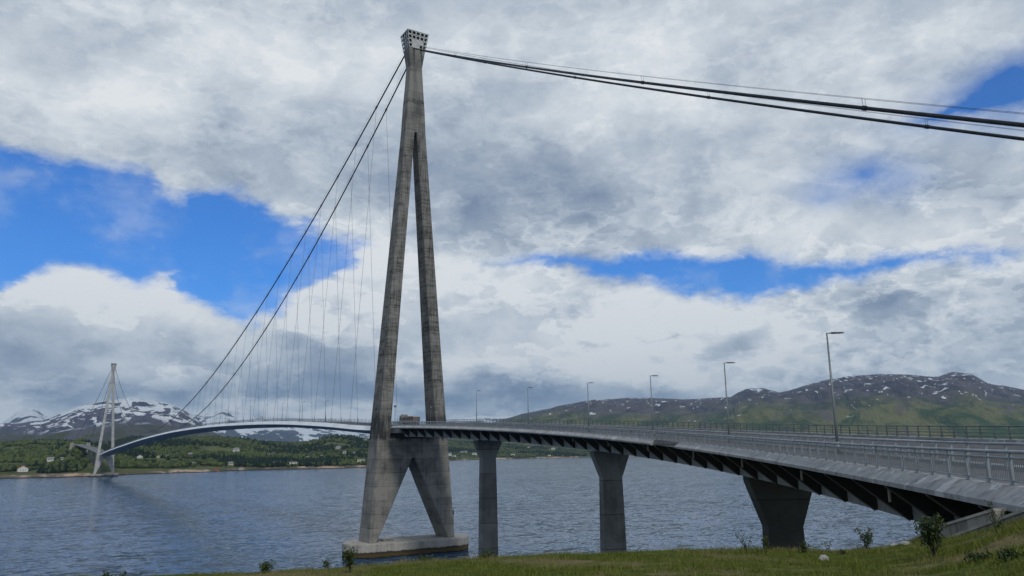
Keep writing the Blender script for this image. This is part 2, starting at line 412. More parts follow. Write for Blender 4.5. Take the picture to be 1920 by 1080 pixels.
mt, T, b = material('grass_ground', (.06, .07, .02), .95, spec=.05)
P = T.pos()
n1 = T.noise(P, .22, 5, .6); n2 = T.noise(P, 2.2, 6, .65); n3 = T.noise(P, 14, 4, .7)
c = T.mix(T.ramp(n2, .35, .65), (.046, .060, .012), (.100, .120, .022))
c = T.mix(T.ramp(T.m('ADD', n1, T.m('MULTIPLY', T.m('SUBTRACT', n2, .5), .35)), .47, .60), c, (.16, .135, .07))
c = T.mix(T.m('MULTIPLY', T.ramp(n3, .45, .75), .5), c, (.020, .028, .008))
T.inp(b.inputs['Base Color'], c)
bp = T.new('ShaderNodeBump'); bp.inputs['Strength'].default_value = .8; bp.inputs['Distance'].default_value = .08
T.inp(bp.inputs['Height'], T.m('ADD', n2, n3)); T.inp(b.inputs['Normal'], bp.outputs[0])
M['grass_ground'] = mt
na = 220; rad = np.concatenate([np.arange(0.2, 40, .55), np.arange(40, 300, 7)])
azs = np.radians(np.linspace(-180, 180, na, endpoint=False))
A_, Rr = np.meshgrid(azs, rad)
X = EYE.x+np.sin(A_)*Rr; Y = EYE.y+np.cos(A_)*Rr; Z = near_ground(X, Y)
Z = Z+.035*np.sin(X*2.1+np.sin(Y*1.3)*2)*np.cos(Y*1.7+X*.4)+.02*np.sin(X*5.3)*np.sin(Y*4.9)
Z = np.maximum(Z, -6)
nr = len(rad)
idx = np.arange(nr*na).reshape(nr, na)
F = np.stack([idx[:-1], np.roll(idx, -1, 1)[:-1], np.roll(idx, -1, 1)[1:], idx[1:]], -1).reshape(-1, 4)
g = mesh_np('grass_bank', np.stack([X, Y, Z], -1).reshape(-1, 3), F, M['grass_ground'])
g.data.polygons.foreach_set('use_smooth', [True]*len(g.data.polygons)); tag(g, kind='structure')

# ------------------------------------------------------------------ water
mt, T, b = material('fjord_water', (.016, .035, .062), .10, spec=.36)
P = T.pos()
cams = T.new('ShaderNodeCameraData') if False else None
wv = T.vm('MULTIPLY', P, (1.0, .55, 1.0))
rot = T.new('ShaderNodeMapping'); T.inp(rot.inputs[0], P); rot.inputs['Rotation'].default_value = (0, 0, R(24)); rot.inputs['Scale'].default_value = (.42, 1., 1.)
w1 = T.noise(rot.outputs[0], .16, 3, .55, dist=.3)
w2 = T.noise(rot.outputs[0], .62, 4, .6, dist=.4)
gust = T.noise(P, .006, 4, .6)
slick = T.noise(T.vm('MULTIPLY', P, (1., .5, 1.)), .013, 4, .6)
sl = None
for sc_, k_ in ((.022, .06), (.11, .20), (.30, .40), (.95, .70)):
    cc = T.vm('MULTIPLY', T.vm('SUBTRACT', T.noise(rot.outputs[0], sc_, 2, .5, dist=.4, color=True), (.5, .5, .5)), (k_*.8, k_*1.25, 0.))
    sl = cc if sl is None else T.vm('ADD', sl, cc)
sl = T.scale(sl, T.ramp(gust, .3, .7, .75, 1.15))
T.inp(b.inputs['Normal'], T.vm('NORMALIZE', T.vm('ADD', sl, (0., 0., 1.))))
T.inp(b.inputs['Base Color'], T.mix(T.ramp(slick, .35, .7), (.015, .052, .120), (.028, .074, .145)))
b.inputs['IOR'].default_value = 1.33
b.inputs['Roughness'].default_value = .13
M['water'] = mt
rad = np.array([0, 60, 150, 300, 600, 1200, 2500, 5000, 10000, 20000, 40000.]); na = 48
azs = np.radians(np.linspace(-180, 180, na, endpoint=False)); A_, Rr = np.meshgrid(azs, rad)
idx = np.arange(len(rad)*na).reshape(len(rad), na)
F = np.stack([idx[:-1], np.roll(idx, -1, 1)[:-1], np.roll(idx, -1, 1)[1:], idx[1:]], -1).reshape(-1, 4)
wt = mesh_np('water', np.stack([EYE.x+np.sin(A_)*Rr, EYE.y+np.cos(A_)*Rr, Rr*0], -1).reshape(-1, 3), F, M['water'])
tag(wt, kind='structure')

# ------------------------------------------------------------------ far land: heightfields in bearing and range
def nz(x, y, sc, octs=5, seed=0., ridged=False):
    out = np.empty(x.shape)
    fx, fy, fo = x.ravel()*sc, y.ravel()*sc, out.ravel()
    for i in range(fx.size):
        v = Vector((fx[i]+seed, fy[i]-seed, seed*.37))
        fo[i] = noise.ridged_multi_fractal(v, 1.0, 2.1, octs, 1.0, 2.0)*.5-.6 if ridged else noise.fractal(v, 1.0, 2.1, octs)
    return fo.reshape(x.shape)
def polar(name, a0, a1, na, rs, hfun, mat):
    azs = np.radians(np.linspace(a0, a1, na)); A_, Rr = np.meshgrid(azs, rs)
    X = EYE.x+np.sin(A_)*Rr; Y = EYE.y+np.cos(A_)*Rr
    Z = hfun(np.degrees(A_), Rr, X, Y)
    idx = np.arange(len(rs)*na).reshape(len(rs), na)
    F = np.stack([idx[:-1, :-1], idx[:-1, 1:], idx[1:, 1:], idx[1:, :-1]], -1).reshape(-1, 4)
    o_ = mesh_np(name, np.stack([X, Y, Z], -1).reshape(-1, 3), F, mat)
    o_.data.polygons.foreach_set('use_smooth', [True]*len(o_.data.polygons))
    return tag(o_, kind='structure'), (azs, rs, X, Y, Z)
def mountain(name, prof, r0, r1, r2, foot, mat, amp=.10, sc=1/1500, seed=0., pw=.8, na=420, a_pad=3., crag=.012):
    pa = [q[0] for q in prof]; pe = [q[1] for q in prof]
    def h(az, r_, X, Y):
        zr = EYE.z+np.tan(np.radians(np.interp(az, pa, pe)))*r1
        zr = zr+crag*r1*.10*nz(X*0+np.sin(np.radians(az))*r1, np.cos(np.radians(az))*r1, 1/330, 4, seed+3)
        t = np.clip((r_-r0)/(r1-r0), 0, 1); tb = np.clip((r_-r1)/(r2-r1), 0, 1)
        n = nz(X, Y, sc, 7, seed, True)
        n2 = nz(X, Y, sc*3, 5, seed+9)
        base = foot+(zr-foot)*t**pw
        base = base+zr*(amp*n+amp*.35*n2)*np.sin(np.pi*np.clip(t, 0, 1))**.8*(1-t*.35)
        lim = EYE.z+(zr-EYE.z)*(r_/r1)*(.97+.03*t)          # never rises above its own skyline
        base = np.where(t < 1, np.minimum(base, lim), base)
        return base*(1-tb*.9)-tb*60
    rs = np.concatenate([np.linspace(r0, r1, 130), np.linspace(r1, r2, 10)[1:]])
    return polar(name, pa[0]-a_pad*0, pa[-1], na, rs, h, mat)

def rockmat(name, rock1, rock2, green, zg0, zg1, snow0, snow1, c0, c1, sscale, view, olive=(.06, .062, .025), dep=.22):
    """snow: threshold falls from c0 at height snow0 to c1 at snow1; noise is drawn out down the slope (bearing view)"""
    mt, T, b = material(name, rock1, .95, spec=.05)
    P0 = T.pos(); x, y, z = T.sep(P0)
    mp = T.new('ShaderNodeMapping', vector_type='TEXTURE'); T.inp(mp.inputs[0], P0)
    mp.inputs['Rotation'].default_value = (0, 0, -R(view)); mp.inputs['Scale'].default_value = (1., 1/dep, .8)
    P = mp.outputs[0]
    n1 = T.noise(P, .0022, 7, .62); n2 = T.noise(P, .009, 8, .68); n4 = T.noise(P, .004, 8, .62, dist=.8)
    c = T.mix(T.ramp(n2, .38, .62), rock1, rock2)
    zz = T.m('ADD', z, T.m('MULTIPLY', T.m('SUBTRACT', n1, .5), (zg1-zg0)*2.4))
    gg = T.mix(T.ramp(n4, .42, .58), green, olive)
    gg = T.mix(T.m('MULTIPLY', T.ramp(n2, .50, .66), .6), gg, tuple(v*.45 for v in green))
    c = T.mix(T.ramp(zz, zg0, zg1, 1., 0.), c, gg)
    c = T.mix(T.m('MULTIPLY', T.ramp(T.noise(P, .006, 8, .7), .54, .60), .75), c, rock1)
    sn = T.noise(P, sscale, 7, .58, dist=.9)
    thr = T.ramp(z, snow0, snow1, c0, c1, 'LINEAR')
    sm = T.ramp(T.m('SUBTRACT', sn, thr), 0, .014)
    sm = T.m('MULTIPLY', sm, T.ramp(zz, snow0-90, snow0-20))
    c = T.mix(sm, c, (.66, .70, .74))
    T.inp(b.inputs['Base Color'], c)
    bp = T.new('ShaderNodeBump'); bp.inputs['Strength'].default_value = 1.; bp.inputs['Distance'].default_value = 130
    T.inp(bp.inputs['Height'], T.m('ADD', n4, T.m('MULTIPLY', n2, .45))); T.inp(b.inputs['Normal'], bp.outputs[0])
    return mt
M['mtA'] = rockmat('snow_plateau_rock', (.100, .092, .125), (.042, .050, .090), (.078, .078, .072), 150, 235, 270, 690, .525, .37, .0085, 5)
M['mtB'] = rockmat('far_peak_rock', (.06, .06, .08), (.035, .040, .06), (.05, .06, .05), 20, 60, 150, 820, .54, .40, .0030, 15)
M['mtD'] = rockmat('green_mountain_rock', (.100, .085, .095), (.040, .038, .052), (.038, .070, .026), 190, 400, 260, 600, .66, .575, .017, 50, olive=(.140, .142, .060))
BACKP = [(-10,1.6),(-4,1.7),(-1.63,2.0),(-.88,2.75),(-.4,2.95),(-.07,3.06),(.3,2.9),(.7,2.54),(1.4,2.3),(3,2.2),(6,2.3),(8.3,2.7),(9.3,2.75),(10.6,2.8),(11.27,3.12),(11.6,3.05),(12.67,2.7),(14.0,2.55),(14.81,2.41),(17,2.05),(18.6,1.7),(20,1.35),(22,1.3),(25,1.6),(26.6,2.2),(27.6,2.37),(28.3,2.45),(29.1,2.6),(30,2.45),(31.5,2.55),(33,2.4),(36,2.2),(40,2.2)]
mountain('distant_mountains', BACKP, 9500, 16000, 19000, 0, M['mtB'], amp=.10, sc=1/2300, seed=5.2, na=520)
PLAT = [(-12,1.0),(-6,1.6),(-2.5,2.0),(-.5,2.15),(.6,2.3),(1.13,2.55),(1.9,2.9),(2.55,3.17),(3.3,3.42),(4.04,3.57),(5,3.68),(5.91,3.71),(6.9,3.62),(7.88,3.42),(8.5,3.12),(8.91,2.9),(9.6,2.35),(10.6,1.75),(12,1.2),(14,.8),(18,.5)]
mountain('snowy_mountain', PLAT, 4200, 10500, 13000, 30, M['mtA'], amp=.18, sc=1/1500, seed=2.1, pw=.62, na=520)
RIGHT = [(22,.1),(26,.5),(28,1.3),(29.5,1.9),(30.68,2.3),(32.5,2.75),(34.59,3.17),(36,3.42),(36.93,3.51),(38.5,3.58),(40.02,3.64),(42,3.62),(43.8,3.51),(45.5,3.5),(47.12,3.53),(47.6,3.8),(48.24,4.05),(49.32,4.05),(50.36,3.75),(51.0,3.9),(51.78,4.14),(53.87,4.52),(55.2,4.7),(56.54,4.78),(58.4,4.6),(60.27,4.37),(60.7,4.5),(61.2,4.58),(62.07,4.43),(62.87,3.82),(63.2,3.7),(63.71,3.64),(64.78,3.32),(68,2.9),(74,3.2),(85,2.0),(95,.5)]
mountain('green_mountain', RIGHT, 3900, 7600, 9800, 5, M['mtD'], amp=.24, sc=1/900, seed=8.4, pw=.74, na=640, crag=.02)

# wooded land on the far side of the fjord
SHA = [-30,-8,-1.5,.2,1.8,3.0,4.8,6.4,8.5,10.7,13.6,16.3,19.3,21.1,22.5,24.5,26.5,27.6,29.1,33,35.3,37,39.5,44,50,60,75]
SHR = [1500,1400,1391,1392,1393,1412,1440,1500,1530,1556,1680,1660,1695,1737,2000,2500,2850,2900,3043,3186,3358,3464,3500,3450,3300,3300,3300]
RGA = [-30,-8,-1.52,.12,1.55,3.03,3.5,4.4,5.78,8.36,10.68,12.06,13.46,14.5,16.31,17.39,18,18.55,19.2,19.96,21.09,24,27.57,30,32.97,36,38.7,42,50,60,75]
RGE = [.7,.85,.95,1.10,1.13,1.08,.92,.98,1.30,1.24,1.32,1.22,1.02,.92,.86,1.06,1.25,1.42,1.36,1.3,1.1,1.02,.95,.78,.55,.2,-.05,-.2,-.3,-.3,-.3]
RGD = [900,900,1000,1000,1000,1000,1000,1000,1100,1100,1100,1000,1100,1200,1300,1300,1350,1350,1350,1300,1300,1500,1700,1500,1200,900,700,600,600,600,600]
TREE_H = 6.
def land_h(az, r_, X, Y, detail=True):
    r0 = np.interp(az, SHA, SHR); rd = np.interp(az, RGA, RGD); r1 = r0+rd
    zr = EYE.z+np.tan(np.radians(np.interp(az, RGA, RGE)))*r1-TREE_H
    n = nz(X, Y, 1/260, 4, 1.7) if detail else 0
    r0 = r0+(nz(X, Y, 1/110, 4, 6.1)*26 if detail else 0)+4
    t = (r_-r0)/(r1-r0); tc = np.clip(t, 0, 1)
    bank = np.clip((r_-r0)/14, -1, 1)*5.0
    z = bank+(zr-5)*(.55*tc+.45*tc*tc*(3-2*tc))+n*9*np.sin(np.pi*tc)
    lim = EYE.z+(zr-EYE.z)*(r_/r1)
    z = np.where((t > .5) & (t < 1), np.minimum(z, np.maximum(lim, z*.0+2)), z)
    z = z+33*np.exp(-((az-2.9)/1.0)**2-((r_-r0-330)/150)**2)+14*np.exp(-((az-4.2)/.8)**2-((r_-r0-120)/70)**2)
    back = np.clip(t-1, 0, 1)
    return np.where(t < 0, np.maximum(bank, -5), z-back*18)
mt, T, b = material('far_land', (.05, .06, .03), .95, spec=.05)
P = T.pos(); x, y, z = T.sep(P)
n1 = T.noise(P, .012, 5, .6); n2 = T.noise(P, .06, 6, .65); n3 = T.noise(T.vm('MULTIPLY', P, (1, 1, 3.)), .035, 6, .6)
c = T.mix(T.ramp(n1, .4, .62), (.040, .056, .018), (.085, .10, .035))
c = T.mix(T.ramp(n2, .5, .68), c, (.10, .085, .055))
rk = T.mix(T.ramp(n3, .42, .56), (.36, .27, .20), (.12, .10, .085))
rk = T.mix(T.ramp(T.noise(P, .03, 6, .7), .50, .62), rk, (.42, .35, .29))
rk = T.mix(T.ramp(n1, .44, .54), rk, (.075, .075, .045))
zz = T.m('ADD', z, T.m('MULTIPLY', T.m('SUBTRACT', n2, .5), 7.))
c = T.mix(T.ramp(zz, 6.2, 4.2), c, rk)
c = T.mix(T.ramp(z, 1.5, .9), c, (.035, .028, .020))
T.inp(b.inputs['Base Color'], c)
bp = T.new('ShaderNodeBump'); bp.inputs['Strength'].default_value = .9; bp.inputs['Distance'].default_value = 2.5
T.inp(bp.inputs['Height'], n3); T.inp(b.inputs['Normal'], bp.outputs[0])
M['farland'] = mt
# rows follow the shoreline: parametrise range as an offset from it
offs = np.concatenate([np.arange(-60, 60, 5.), np.arange(60, 700, 16.), np.arange(700, 3200, 40.)])
azl = np.linspace(-14, 70, 700)
A_, O_ = np.meshgrid(azl, offs); R_ = O_+np.interp(A_, SHA, SHR)
X = EYE.x+np.sin(np.radians(A_))*R_; Y = EYE.y+np.cos(np.radians(A_))*R_
ZL = land_h(A_, R_, X, Y)
idx = np.arange(len(offs)*len(azl)).reshape(len(offs), len(azl))
F = np.stack([idx[:-1, :-1], idx[:-1, 1:], idx[1:, 1:], idx[1:, :-1]], -1).reshape(-1, 4)
ld = mesh_np('far_shore', np.stack([X, Y, ZL], -1).reshape(-1, 3), F, M['farland'])
ld.data.polygons.foreach_set('use_smooth', [True]*len(ld.data.polygons)); tag(ld, kind='structure')
def land_z(az, off):
    """bilinear height on the land grid"""
    i = np.clip(np.interp(off, offs, np.arange(len(offs))), 0, len(offs)-1.001); j = np.clip((np.asarray(az)-azl[0])/(azl[1]-azl[0]), 0, len(azl)-1.001)
    i0 = i.astype(int) if hasattr(i, 'astype') else int(i); j0 = j.astype(int) if hasattr(j, 'astype') else int(j)
    fi, fj = i-i0, j-j0
    return ZL[i0, j0]*(1-fi)*(1-fj)+ZL[i0+1, j0]*fi*(1-fj)+ZL[i0, j0+1]*(1-fi)*fj+ZL[i0+1, j0+1]*fi*fj
def on_land(az, el):
    o = np.arange(3, 1600, 2.); r_ = o+np.interp(az, SHA, SHR)
    z = land_z(np.full(o.shape, az), o); s = EYE.z+math.tan(R(el))*r_
    k = np.where(z >= s)[0]; k = int(k[0]) if len(k) else int(np.argmax(z-s))
    return Vector((EYE.x+math.sin(R(az))*r_[k], EYE.y+math.cos(R(az))*r_[k], float(z[k]))), float(o[k])

# houses ------------------------------------------------------------
def house(az, el, wd, dp, hh, rise, yawd, wall, roof, label, cat='house', kind='house', gable=False, wins=3):
    p_, off = on_land(az, el)
    rt_ = empty(kind, p_, label, cat)
    ca, sa = math.cos(R(yawd-az)), math.sin(R(yawd-az))
    def L(x, y, z): return Vector((p_.x+x*ca-y*sa, p_.y+x*sa+y*ca, p_.z+z))
    a_, b_ = wd/2, dp/2
    mb = MB().hexa([L(-a_,-b_,-3),L(a_,-b_,-3),L(a_,b_,-3),L(-a_,b_,-3)], [L(-a_,-b_,hh),L(a_,-b_,hh),L(a_,b_,hh),L(-a_,b_,hh)])
    if not gable:
        mb.prism([L(-a_+.01,-b_,hh+.01), L(-a_+.01,b_,hh+.01), L(-a_+.01,0,hh+rise)], L(a_-.02,0,0)-L(-a_,0,0))
    else:
        mb.prism([L(-a_,-b_+.01,hh+.01), L(a_,-b_+.01,hh+.01), L(0,-b_+.01,hh+rise)], L(0,b_-.02,0)-L(0,-b_,0))
    mb.build('wall', M[wall], rt_)
    mr = MB(); e_ = .6; t = .35
    if not gable:
        for s_ in (-1, 1):
            mr.prism([L(-a_-e_, s_*(b_+e_), hh-.25), L(-a_-e_, 0, hh+rise+.15), L(-a_-e_, 0, hh+rise+.15+t), L(-a_-e_, s_*(b_+e_), hh-.25+t)], L(a_+2*e_, 0, 0)-L(-a_, 0, 0))
    else:
        for s_ in (-1, 1):
            mr.prism([L(s_*(a_+e_), -b_-e_, hh-.25), L(0, -b_-e_, hh+rise+.15), L(0, -b_-e_, hh+rise+.15+t), L(s_*(a_+e_), -b_-e_, hh-.25+t)], L(0, b_+2*e_, 0)-L(0, -b_, 0))
    ro = mr.build('roof', M[roof], rt_)
    if wd > 9:
        MB().hexa(*[[L(x, y, z) for x, y in ((a_*.3-.5, -.5), (a_*.3+.5, -.5), (a_*.3+.5, .5), (a_*.3-.5, .5))] for z in (hh+rise*.6, hh+rise+1.3)]).build('chimney', M['greyroof'], rt_)
    for k in range(wins):
        x = -a_+wd*(k+1)/(wins+1)
        MB().hexa([L(x-.6,-b_-.07,hh*.38),L(x+.6,-b_-.07,hh*.38),L(x+.6,-b_-.01,hh*.38),L(x-.6,-b_-.01,hh*.38)],[L(x-.6,-b_-.07,hh*.75),L(x+.6,-b_-.07,hh*.75),L(x+.6,-b_-.01,hh*.75),L(x-.6,-b_-.01,hh*.75)]).build('window', M['window'], rt_)
    return p_
HOUSES = [
 (-.19,-.83,14,9,4.6,4,8,'white','redroof','white house with red tiled roof and central gable left of the far tower'),
 (1.24,-.24,11,8,4.2,2.6,-10,'white','greyroof','white house with long grey roof on the wooded slope above the red roofed house'),
 (1.84,-.16,4.5,4,2.6,1.4,10,'white','greyroof','small white shed just left of the far bridge tower road track'),
 (6.27,-.14,11,8,3.2,3.6,6,'white','greyroof','white gabled house nearest the right side of the far tower'),
 (7.38,-.12,6,5,3,2,-20,'cream','greyroof','small cream cottage in the field right of the white gabled house'),
 (7.9,-.08,6,5,3,2,25,'white','greyroof','small white cottage at the edge of the light green field'),
 (9.33,.0,10,7,3,2.6,5,'redboards','greyroof','low red house on the bright field under the bridge deck'),
 (9.57,-.58,5,4,2.8,1.6,-15,'white','greyroof','tiny white cabin among trees near the shore below the red house'),
 (12.22,.18,13,9,6.2,4.4,-32,'white','greyroof','tall white two storey house alone on the dark wooded slope'),
 (11.9,-.66,9,7,3.4,2.6,20,'cream','greyroof','cream boathouse among trees close to the shore'),
 (14.64,-.01,9,7,3.4,2.6,8,'cream','darkroof','pale house half hidden by trees high in the woods'),
 (14.36,-.10,6,6,3.2,2.6,-20,'white','greyroof','small white house left of a pair in the middle of the woods'),
 (14.95,-.15,7,6,3.4,2.6,20,'white','darkroof','small white house right of a pair in the middle of the woods'),
 (15.95,-.66,20,8,4.2,1.0,2,'white','darkroof','long low white boathouse with dark windows on the shore'),
 (14.92,-.62,15,9,3,2.2,4,'cream','darkroof','low dark roofed house left of the long white boathouse'),
 (17.01,-.32,10,8,3.2,2.4,6,'redboards','greyroof','red house behind the long white boathouse'),
 (17.9,-.24,7,6,3,2,-12,'cream','greyroof','cream shed right of the red house in the woods'),
 (19.05,.30,13,9,4.2,4.0,-14,'white','greyroof','bright white house with steep roof alone high in the woods'),
 (19.46,-.02,8,7,3.6,2.8,25,'white','greyroof','white house below the bright steep roofed one'),
 (20.1,-.02,7,6,3.4,2.6,-28,'white','darkroof','white cottage with dark roof stepping up beside another'),
 (20.64,-.60,17,9,4.2,1.8,4,'cream','greyroof','long pale flat roofed house near the rocky shore'),
 (20.95,.90,7,6,3.2,2.4,8,'white','greyroof','tiny white house high under the rocky knoll'),
 (21.4,.92,6,5,3.2,2.4,-12,'white','darkroof','tiny white house at the foot of the knoll'),
 (26.9,-.24,16,10,6,4,14,'white','greyroof','white waterside house just right of the near tower leg'),
 (27.25,-.34,12,9,5.5,4,-20,'white','darkroof','white house at the waters edge beside the near tower leg'),
 (27.8,-.12,13,9,5.5,4,10,'white','greyroof','white house on the bright green slope right of the near tower'),
 (28.05,-.06,12,9,5.5,4,-25,'white','darkroof','white house with dark roof above the waterside houses'),
 (28.7,-.2,20,10,5,3,6,'cream','greyroof','long cream house left of the slender viaduct pier'),
 (31.5,-.28,16,10,5.5,4.5,-8,'white','darkroof','white house on the shore between the two tall piers'),
 (32.67,.22,17,10,4,2.8,5,'cream','greyroof','pale house on the slope under the viaduct'),
 (34.4,.10,17,10,5,3.2,-12,'white','greyroof','white house near the right end of the wooded shore'),
 (34.12,-.36,12,8,4,2.4,10,'cream','darkroof','small pale cabin on the rocks left of the flared pier')]
YAWS = {}
for (az, el, wd, dp, hh, rise, yw, wl, rf, lb) in HOUSES:
    house(az, el, wd, dp, hh, rise, yw, wl, rf, lb, gable=('gable' in lb), wins=6 if wd > 18 else 3, kind='boathouse' if 'boathouse' in lb else ('shed' if 'shed' in lb else 'house'))
p_, _ = on_land(11.0, -1.03)
mb = MB(); mb.tube([p_+Vector((0,0,0)), p_+Vector((4,-5,7))], .9, 6); mb.box(p_.x-1, p_.x+5, p_.y-1, p_.y+3, p_.z-2, p_.z+3.2)
tag(mb.build('boat_slip', M['rust']), 'orange boat slip hut on the rocks of the far shore', 'boathouse')
# power pylon on the skyline
p_, _ = on_land(13.9, .75)
py = MB()
for sx_ in (-7, 7): py.tube([p_+Vector((sx_, 0, -2)), p_+Vector((sx_*.85, 0, 20))], .35, 4)
py.tube([p_+Vector((-9, 0, 17)), p_+Vector((9, 0, 17))], .35, 4)
tag(py.build('power_pylon', M['galvdark']), 'dark H shaped power pylon on the wooded ridge under the deck', 'pylon')

# woods --------------------------------------------------------------
mt, T, b = material('birch_and_spruce_foliage', (.05, .07, .02), .95, spec=.05)
P = T.pos()
at = T.new('ShaderNodeAttribute', attribute_name='tint').outputs['Fac']
n1 = T.noise(P, .0065, 5, .6); n2 = T.noise(P, .5, 4, .7)
c = T.mix(T.ramp(n1, .38, .62), (.024, .036, .014), (.056, .074, .024))
c = T.mix(T.ramp(at, 0., 1.4), c, (.092, .115, .036))
c = T.mix(T.ramp(at, .12, .05), c, (.010, .020, .012))
c = T.mix(T.m('MULTIPLY', T.ramp(n2, .5, .7), .45), c, (.015, .024, .010))
T.inp(b.inputs['Base Color'], c)
M['foliage'] = mt
bm = bmesh.new(); bmesh.ops.create_icosphere(bm, subdivisions=1, radius=1.)
ICO = np.array([v.co[:] for v in bm.verts]); ICF = np.array([[v.index for v in f.verts] for f in bm.faces]); bm.free()
bm = bmesh.new(); bmesh.ops.create_icosphere(bm, subdivisions=2, radius=1.)
ICO2 = np.array([v.co[:] for v in bm.verts]); ICF2 = np.array([[v.index for v in f.verts] for f in bm.faces]); bm.free()
NT_ = 46000
az = rng.uniform(-9, 42, NT_); u_ = rng.uniform(0, 1, NT_)
off = 16+(u_**1.15)*1650
rd = np.interp(az, RGA, RGD)
keep = off < rd*1.25+60
az, off = az[keep], off[keep]
r_ = off+np.interp(az, SHA, SHR)
px = EYE.x+np.sin(np.radians(az))*r_; py_ = EYE.y+np.cos(np.radians(az))*r_
pz = land_z(az, off)
dens = nz(px, py_, 1/150, 3, 4.4)
near = off < 70
ok = (pz > 4) & (dens > np.where(near, .12, -.34))
knoll = (az > 16.8) & (az < 19.6) & (off > 1050)
ok &= ~(knoll & (rng.uniform(0, 1, len(az)) < .8))
# open ground round every house, seen from the water side, and the clearings of the photograph
for hinf in HOUSES:
    hp, ho = on_land(hinf[0], hinf[1])
    da = (az-hinf[0])*np.pi/180*(ho+1500)
    ok &= ~((np.abs(da) < hinf[2]*.62+2) & (off-ho > -75*(hinf[2]/12)**.5) & (off-ho < 10))
for ca_, co_, wa_, wo_ in ((8.1,300,.9,70),(9.3,330,.8,55),(7.0,320,.45,40),(.6,120,.5,60),(2.2,150,.28,110),(28.4,120,1.2,160),(3.9,60,.9,70),(11.5,420,.7,25),(17.4,560,.6,45)):
    ok &= ~((((az-ca_)/wa_)**2+((off-co_)/wo_)**2 < 1) & (rng.uniform(0, 1, len(az)) < .93))
# corridor of the road beyond the far tower
ok &= ~((np.abs(px) < 13) & (py_ < 1600)); ok &= ~((np.abs(px) < 26) & (py_ < 1250))
az, off, px, py_, pz = az[ok], off[ok], px[ok], py_[ok], pz[ok]
N = len(az)
spr = (nz(px, py_, 1/210, 3, 12.) > .18) & (rng.uniform(0, 1, N) < .75)
topline = off > np.interp(az, RGA, RGD)*.9
spr |= topline & (rng.uniform(0, 1, N) < .35)
hgt = np.where(spr, rng.uniform(8, 15, N), rng.uniform(5, 9.5, N))*np.where(topline, .62, 1.)
wid = np.where(spr, hgt*.24, rng.uniform(2.8, 5.2, N)*np.where(topline, .8, 1))
Vs = []; Fs = []; As = []
base = ICO[None]*(1+.30*rng.standard_normal((N, len(ICO), 1)))
zz = base[..., 2].copy()
tap = np.where(spr[:, None], np.clip(1.0-.62*(zz+.2), .12, 1.5), 1.)
base[..., 0] *= tap*wid[:, None]; base[..., 1] *= tap*wid[:, None]
base[..., 2] = (zz*.5+.42)*hgt[:, None]
base += np.stack([px, py_, pz], -1)[:, None]
tint = np.where(spr, rng.uniform(0, .06, N), rng.uniform(.15, 1, N)**1.5)
wood = mesh_np('woodland', base.reshape(-1, 3), (ICF[None]+(np.arange(N)*len(ICO))[:, None, None]).reshape(-1, 3), M['foliage'], np.repeat(tint, len(ICO)))
tag(wood, 'green birch and spruce woods covering the far shore', 'woods', kind='stuff')

# ------------------------------------------------------------------ approach viaduct
S0, S1 = 8., 262.
ss = list(np.arange(S0, S1+.1, 2.))
via = empty('approach_viaduct', V(110, 7.75, -12), 'curving concrete approach viaduct on three flared piers right of the near tower', 'bridge')
def strip(prof, stations, name, mat, parent, closed=True, smooth=False):
    return MB().sweep([[V(s, w_, dz) for w_, dz in prof] for s in stations], closed=closed).build(name, mat, parent, smooth=smooth)
def fall(w_): return XF*w_
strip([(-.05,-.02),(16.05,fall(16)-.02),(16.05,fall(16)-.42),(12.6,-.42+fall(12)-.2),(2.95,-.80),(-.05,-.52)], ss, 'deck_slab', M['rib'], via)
strip([(.22,.004),(3.25,.004+fall(3.25)),(3.25,-.015+fall(3.25)),(.22,-.015)], ss, 'walkway', M['walk'], via)
strip([(3.85,.01+fall(3.85)),(15.1,.01+fall(15.1)),(15.1,-.012+fall(15.1)),(3.85,-.012+fall(3.85))], ss, 'road_surface', M['asphalt'], via)
strip([(3.25,.16+fall(3.25)),(3.85,.16+fall(3.85)),(3.85,-.011+fall(3.85)),(3.25,-.011+fall(3.25))], ss, 'kerb', M['beam'], via)
for wl in (4.5, 14.4):
    strip([(wl,.016+fall(wl)),(wl+.18,.016+fall(wl+.18)),(wl+.18,.011+fall(wl+.18)),(wl,.011+fall(wl))], ss, 'edge_line', M['line'], via)
for k in range(30):
    s = S0+4+k*8.4
    strip([(9.4,.016+fall(9.4)),(9.55,.016+fall(9.55)),(9.55,.011+fall(9.55)),(9.4,.011+fall(9.4))], [s, s+1, s+2, s+3], 'centre_line', M['line'], via)
lip = [(.22,.03),(-.14,.03),(-.82,-.46),(-.82,-.66),(-.2,-.80),(-.053,-.80),(-.053,.0),(.22,.0)]
strip(lip, [s for s in np.arange(S0, 152.6, 2.)]+[152.5], 'edge_beam', M['beam'], via)
strip(lip, [162.8]+[s for s in np.arange(164, S1+.1, 2.)], 'edge_beam', M['beam'], via)
strip([(.22,.03),(-.14,.03),(-.42,-.62),(-.12,-.74),(-.053,-.74),(-.053,.0),(.22,.0)], [152.503, 155, 158, 161, 162.797], 'edge_beam', M['pier'], via)
fl = fall(16)
strip([(15.1,fl-.02),(15.1,fl+.18),(16.1,fl+.18),(16.5,fl-.35),(16.1,fl-.5),(16.053,fl-.02)], ss, 'edge_beam', M['beam'], via)
sg = list(np.arange(S0+2, 236.1, 2.))
strip([(2.95,-.802),(12.6,-.42+fall(12)-.202),(12.6,-3.05),(12.3,-3.16),(3.15,-3.16),(2.95,-3.1)], sg, 'box_girder', M['girder'], via)
